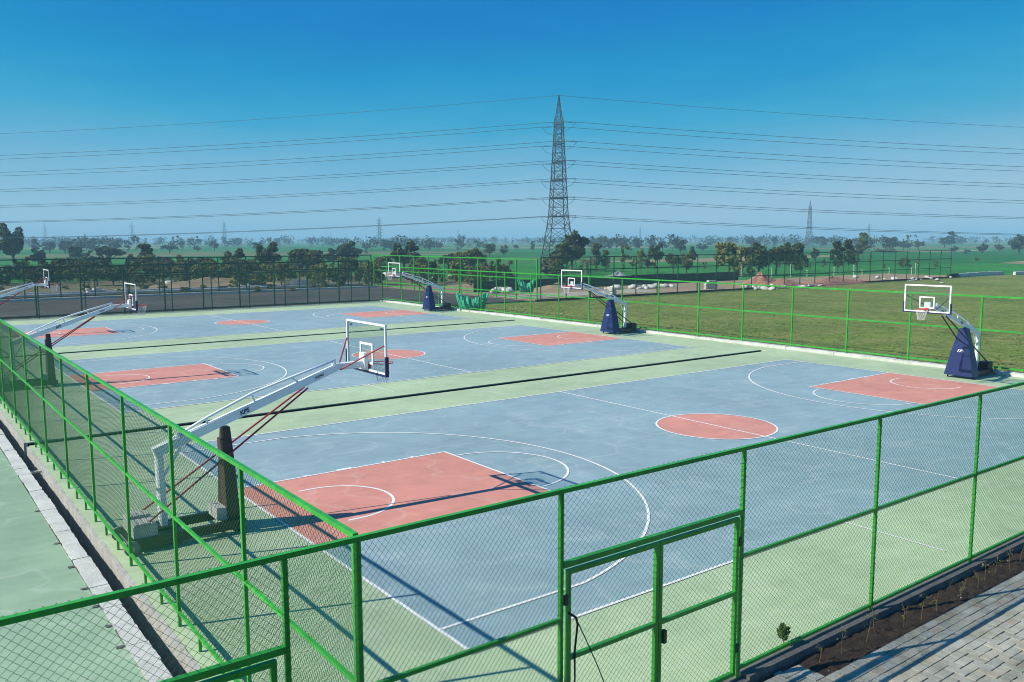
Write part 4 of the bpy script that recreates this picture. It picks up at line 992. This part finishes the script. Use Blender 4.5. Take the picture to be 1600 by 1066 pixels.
for band, (d0, d1, num, hh) in enumerate([(420, 640, 260, (5, 9)), (640, 1000, 520, (6, 11)), (1000, 1700, 800, (7, 12)), (1700, 3200, 900, (8, 14))]):
    rows = [(wr.uniform(-300, 1900), wr.uniform(d0, d1), wr.uniform(60, 300), wr.uniform(-0.25, 0.25)) for _ in range(num//11)]
    for (uc, D, wd, sl_) in rows:
        for q in range(wr.randint(6, 15)):
            o_ = wr.uniform(-1, 1); u = uc+o_*wd*0.5; DD = D*(1+sl_*o_*0.5)
            x, y = polar(u, DD); h = wr.uniform(*hh)
            spots.append((x, y, h, h*wr.uniform(0.7, 1.3), 42 if DD < 1000 else 26))
scatter_wood('distant_wood', spots, M['leaf_far'], 'hazy belts of trees far across the plain')

# ------------------------------------------------------------------ yard rubble, net heaps, small things
def mound(name, P, rx, ry, h, mat, label, cat, seed, group=None, rz=0.0, peak=1.3):
    r = np.random.default_rng(seed); nr, na = 12, 36; V = []; F = []
    ph = r.uniform(0, 6.28, 6)
    for i in range(nr+1):
        q = i/nr
        for k in range(na):
            a = 2*math.pi*k/na; e = 1+0.12*math.sin(2*a+ph[0])+0.08*math.sin(3*a+ph[1])+0.05*math.sin(5*a+ph[2])
            z = h*(1-q)**peak*(1+0.10*math.sin(3*a+ph[3]))+r.normal(0, 0.055*h)*(0.2 if i == nr else 1)
            V.append((rx*q*e*math.cos(a), ry*q*e*math.sin(a), max(z, -0.06) if i < nr else -0.06))
    for i in range(nr):
        for k in range(na): F.append((i*na+k, (i+1)*na+k, (i+1)*na+(k+1) % na, i*na+(k+1) % na))
    o = inst(name, np_mesh(name, np.array(V), np.array(F), mat, True), None, (P[0], P[1], 0), (0, 0, rz)); return tag(o, label, cat, group)
mound('gravel_heap', (70.5, 70.0), 3.9, 2.8, 1.5, M['gravel'], 'grey gravel heap in the dirt yard', 'heap', 1)
mound('earth_mound', ground_at(1188, 446), 3.6, 2.4, 1.5, M['sand'], 'pinkish red earth mound in the dirt yard beside white stones', 'mound', 2)
mound('earth_mound', ground_at(1300, 443), 9.0, 2.2, 0.8, M['sand'], 'long low reddish earth bank near the end of the yard fence', 'mound', 3)
mound('earth_mound', ground_at(1225, 447), 5.0, 2.0, 0.9, M['sand'], 'wide low reddish earth mound behind the white stones', 'mound', 4)
mound('earth_mound', (27, 96.5), 12, 1.6, 1.1, M['dirt'], 'tan earth bank behind the shrubs and the tarmac', 'mound', 5)
mound('earth_mound', (55, 63.5), 6.0, 2.5, 0.8, M['dirt'], 'tan earth mound in the yard beside the green net bundle', 'mound', 6)
RK = [rock_mesh(200+i, 9).mesh('rock', M['stone'], smooth=True) for i in range(4)]
def rocks(P, n, spread, smin, smax, label, group, seed):
    r = random.Random(seed)
    for i in range(n):
        s = r.uniform(smin, smax); o = inst('rock', r.choice(RK), None, (P[0]+r.gauss(0, spread), P[1]+r.gauss(0, spread*0.6), s*0.35-0.06), (r.uniform(-.3, .3), r.uniform(-.3, .3), r.uniform(0, 6)), (s*r.uniform(0.8, 1.6), s, s*0.8))
        tag(o, label, 'rock', group)
rocks(ground_at(985, 451), 16, 2.0, 0.25, 0.6, 'pale broken rock heaped beside the grey gravel', 'pale rocks beside the gravel heap', 1)
rocks(ground_at(1030, 449), 6, 0.8, 0.3, 0.5, 'white rock lying in the open middle of the dirt yard', 'white rocks in the middle of the yard', 2)
rocks(ground_at(1215, 449), 16, 2.6, 0.25, 0.6, 'white rock lying in front of the red earth mound', 'white rocks by the red mound', 3)
rocks(ground_at(785, 457), 12, 0.9, 0.3, 0.7, 'chalk-white rock piled beside the bright green yard fence', 'chalk-white rocks by the yard fence', 4)
rocks(ground_at(640, 434), 14, 5.0, 0.4, 1.0, 'pale rock piled between the shrubs behind the tarmac', 'pale rocks behind the tarmac', 5)
rocks(ground_at(380, 441), 14, 6.0, 0.3, 0.8, 'pale rock among the shrubs where the path bends', 'pale rocks among the shrubs', 6)
rocks(ground_at(1440, 436), 18, 5.0, 0.2, 0.5, 'grey rubble stone lying at the end of the yard fence', 'rubble at the end of the yard fence', 7)
# block stacks
for i, (u, v, w, h, lab) in enumerate([(1110, 451, 1.6, 1.0, 'pale block stack beside the red earth mound'), (958, 460, 1.1, 0.8, 'small pale block stack close to the yard kerb'), (150, 458, 2.2, 0.7, 'small white block stack on the verge by the tarmac'), (475, 446, 3.4, 0.9, 'long low white block stack behind the tarmac')]):
    P = ground_at(u, v); bs = empty('block_stack', (P.x, P.y, -0.05), sr.uniform(-0.3, 0.3), lab, 'block stack')
    nx = int(w/0.4); nz = int(h/0.2)
    for z in range(nz):
        for x in range(nx):
            if z == nz-1 and sr.random() < 0.35: continue
            MB().box(x*0.4-w/2+0.01+0.1*(z % 2), x*0.4-w/2+0.39+0.1*(z % 2), -0.2+sr.uniform(-.03, .03), 0.2, z*0.2, z*0.2+0.192).build('block', M['stone'], bs)
# low walls along the end of the lawn
for i, (x0, x1, y, h, mt, lab) in enumerate([(121, 137, 52.6, 0.5, 'kerb', 'low pale wall in line with the end of the yard fence'), (138, 190, 50.5, 0.45, 'kerb', 'long low pale wall along the far edge of the lawn')]):
    wl = empty('low_wall', (x0, y, 0), 0, lab, 'wall'); x = 0
    while x < x1-x0: MB().box(x+0.03, x+2.97, -0.2, 0.2, -0.15, h+sr.uniform(-0.04, 0.04)).build('block', M[mt] if sr.random() > 0.2 else M['blackwall'], wl); x += 3
bw = ground_at(1000, 441); wl = empty('sheeting_wall', (46, 67.2, 0), 0, 'long black sheeting wall at the back of the dirt yard', 'wall')
for k in range(15): MB().box(k*3+0.01, k*3+2.99, -0.05+0.02*(k % 2), 0.05+0.02*(k % 2), -0.1, 1.15+sr.uniform(-0.05, 0.05)).build('panel', M['blackwall'], wl)
# pale marker posts beyond the yard
for i, u in enumerate([1158, 1205, 1235, 1261, 1303, 1334, 1347, 1389, 1424, 1430, 1434]):
    P = ground_at(u, 433-(u-1158)*0.012); h = sr.uniform(0.9, 2.0); mp = empty('marker_post', (P.x, P.y, -0.1), 0, 'slender pale post standing in the green field past the yard', 'post', 'pale posts in the field')
    MB().tube([(0, 0, -0.1), (sr.uniform(-.05, .05), 0, h)], [0.05, 0.045], 8).build('shaft', M['kerb'], mp)
    MB().disc_prism((0, 0, h+0.05), (0, 0, 1), 0.11, 0.12, 8).build('cap', M['kerb'], mp)
# green shade-net bundles slung on the fences
def net_bundle(P, rz, w, h, z0, label):
    n1, n2 = 60, 20; V = []; F = []; r = np.random.default_rng(int(w*100)); lw = r.normal(0, 1, n1+1)
    for i in range(n1+1):
        t_ = i/n1; x = (t_-0.5)*w
        for j in range(n2+1):
            q = j/n2; top = h*(0.75+0.25*abs(2*t_-1)**1.4)+0.10*math.sin(9*t_)+0.05*lw[i]*q
            bl = math.sin(math.pi*q)*0.34*(1-(2*t_-1)**2*0.6)
            V.append((x*(0.72+0.28*q)+0.03*lw[i], -bl+0.05*math.sin(14*t_+2*q)+0.045*math.sin(37*t_+5*q)+0.02*r.normal(), z0+top*q+0.03*math.sin(23*t_)))
    F = [(i*(n2+1)+j, (i+1)*(n2+1)+j, (i+1)*(n2+1)+j+1, i*(n2+1)+j+1) for i in range(n1) for j in range(n2)]
    me = np_mesh('shade_net', np.array(V), np.array(F), M['shadenet'], True)
    o = inst('shade_net', me, None, (P[0], P[1], 0), (0, 0, rz)); so_ = o.modifiers.new('thick', 'SOLIDIFY'); so_.thickness = 0.03
    return tag(o, label, 'shade net')
net_bundle((31.75, 46.6), math.pi/2-2.2, 2.6, 1.35, 0.05, 'large sea-green shade net bundle sagging behind a basketball stand')
net_bundle((46.9, 59.0), -0.6, 1.9, 1.3, 0.3, 'smaller green shade net bundle heaped in the dirt yard')
rocks((32.1, 47.4), 4, 0.4, 0.25, 0.4, 'white sack-like stone beside the large green net bundle', 'white stones beside the large net bundle', 9)
# dark weed growing at the foot of the front fence
wd = empty('weed', (3.47, -2.50, 0.10), 0, 'dark leafy weed at the foot of the front fence', 'weed')
MB().tube([(0, 0, -0.02), (0.005, 0, 0.06), (0, 0.004, 0.12)], 0.006, 5).build('stem', M['twig'], wd)
r = np.random.default_rng(1); Vp, Fp = leaf_cards(crown_points([(0, 0, 0.17, 0.075, 0.10), (0.02, 0, 0.22, 0.06, 0.07)], 150, r), 0.034, r); inst('leaves', np_mesh('leaves', Vp, Fp, M['leaf_dark']), wd)
for i, (x, y) in enumerate([(3.80, -2.45), (3.93, -2.47)]):
    tag(inst('stone_chip', rock_mesh(400+i).mesh('stone_chip', M['sand'] if i else M['soil']), None, (x, y, 0.02), (0, 0, i), (0.04, 0.03, 0.035)), 'small reddish stone chip at the foot of the front fence' if i else 'small dark clod at the foot of the front fence', 'stone')

# lawn tufts
n = 60000; r = np.random.default_rng(21)
x = 31.7+(r.uniform(0, 1, n)**1.5)*70; y = r.uniform(-6, 51.5, n)
a = r.uniform(0, 6.28, n); l = r.uniform(0.012, 0.04, n); w = r.uniform(0.03, 0.09, n)
P0 = np.stack([x-w*np.cos(a), y-w*np.sin(a), np.full(n, -0.065)], 1); P1 = np.stack([x+w*np.cos(a), y+w*np.sin(a), np.full(n, -0.065)], 1)
P2 = np.stack([x+0.05*r.normal(0, 1, n), y+0.05*r.normal(0, 1, n), -0.06+l], 1)
V = np.stack([P0, P1, P2], 1).reshape(-1, 3); F = np.arange(3*n).reshape(n, 3)
M['tuft'] = foliage('lawn_tufts', (0.085, 0.130, 0.024), (0.25, 0.26, 0.09), 0.0)
tag(inst('lawn_grass', np_mesh('lawn_grass', V, F, M['tuft'])), 'patchy short grass covering the wide lawn', 'grass', None, 'stuff')

# ------------------------------------------------------------------ haze
hz = MB().box(-5200, 5200, -5200, 5200, -1.6, 37.0)
hm = bpy.data.materials.new('haze_air'); hm.use_nodes = True; t = hm.node_tree; t.nodes.clear()
pvn = nd(t, 'ShaderNodeVolumePrincipled'); pvn.inputs['Color'].default_value = (0.42, 0.71, 0.95, 1); pvn.inputs['Density'].default_value = 0.0006; pvn.inputs['Anisotropy'].default_value = 0.0
om = nd(t, 'ShaderNodeOutputMaterial'); t.links.new(pvn.outputs[0], om.inputs['Volume'])
ho = hz.build('haze', hm); tag(ho, 'thin blue haze lying over the whole plain', 'haze', None, 'stuff')
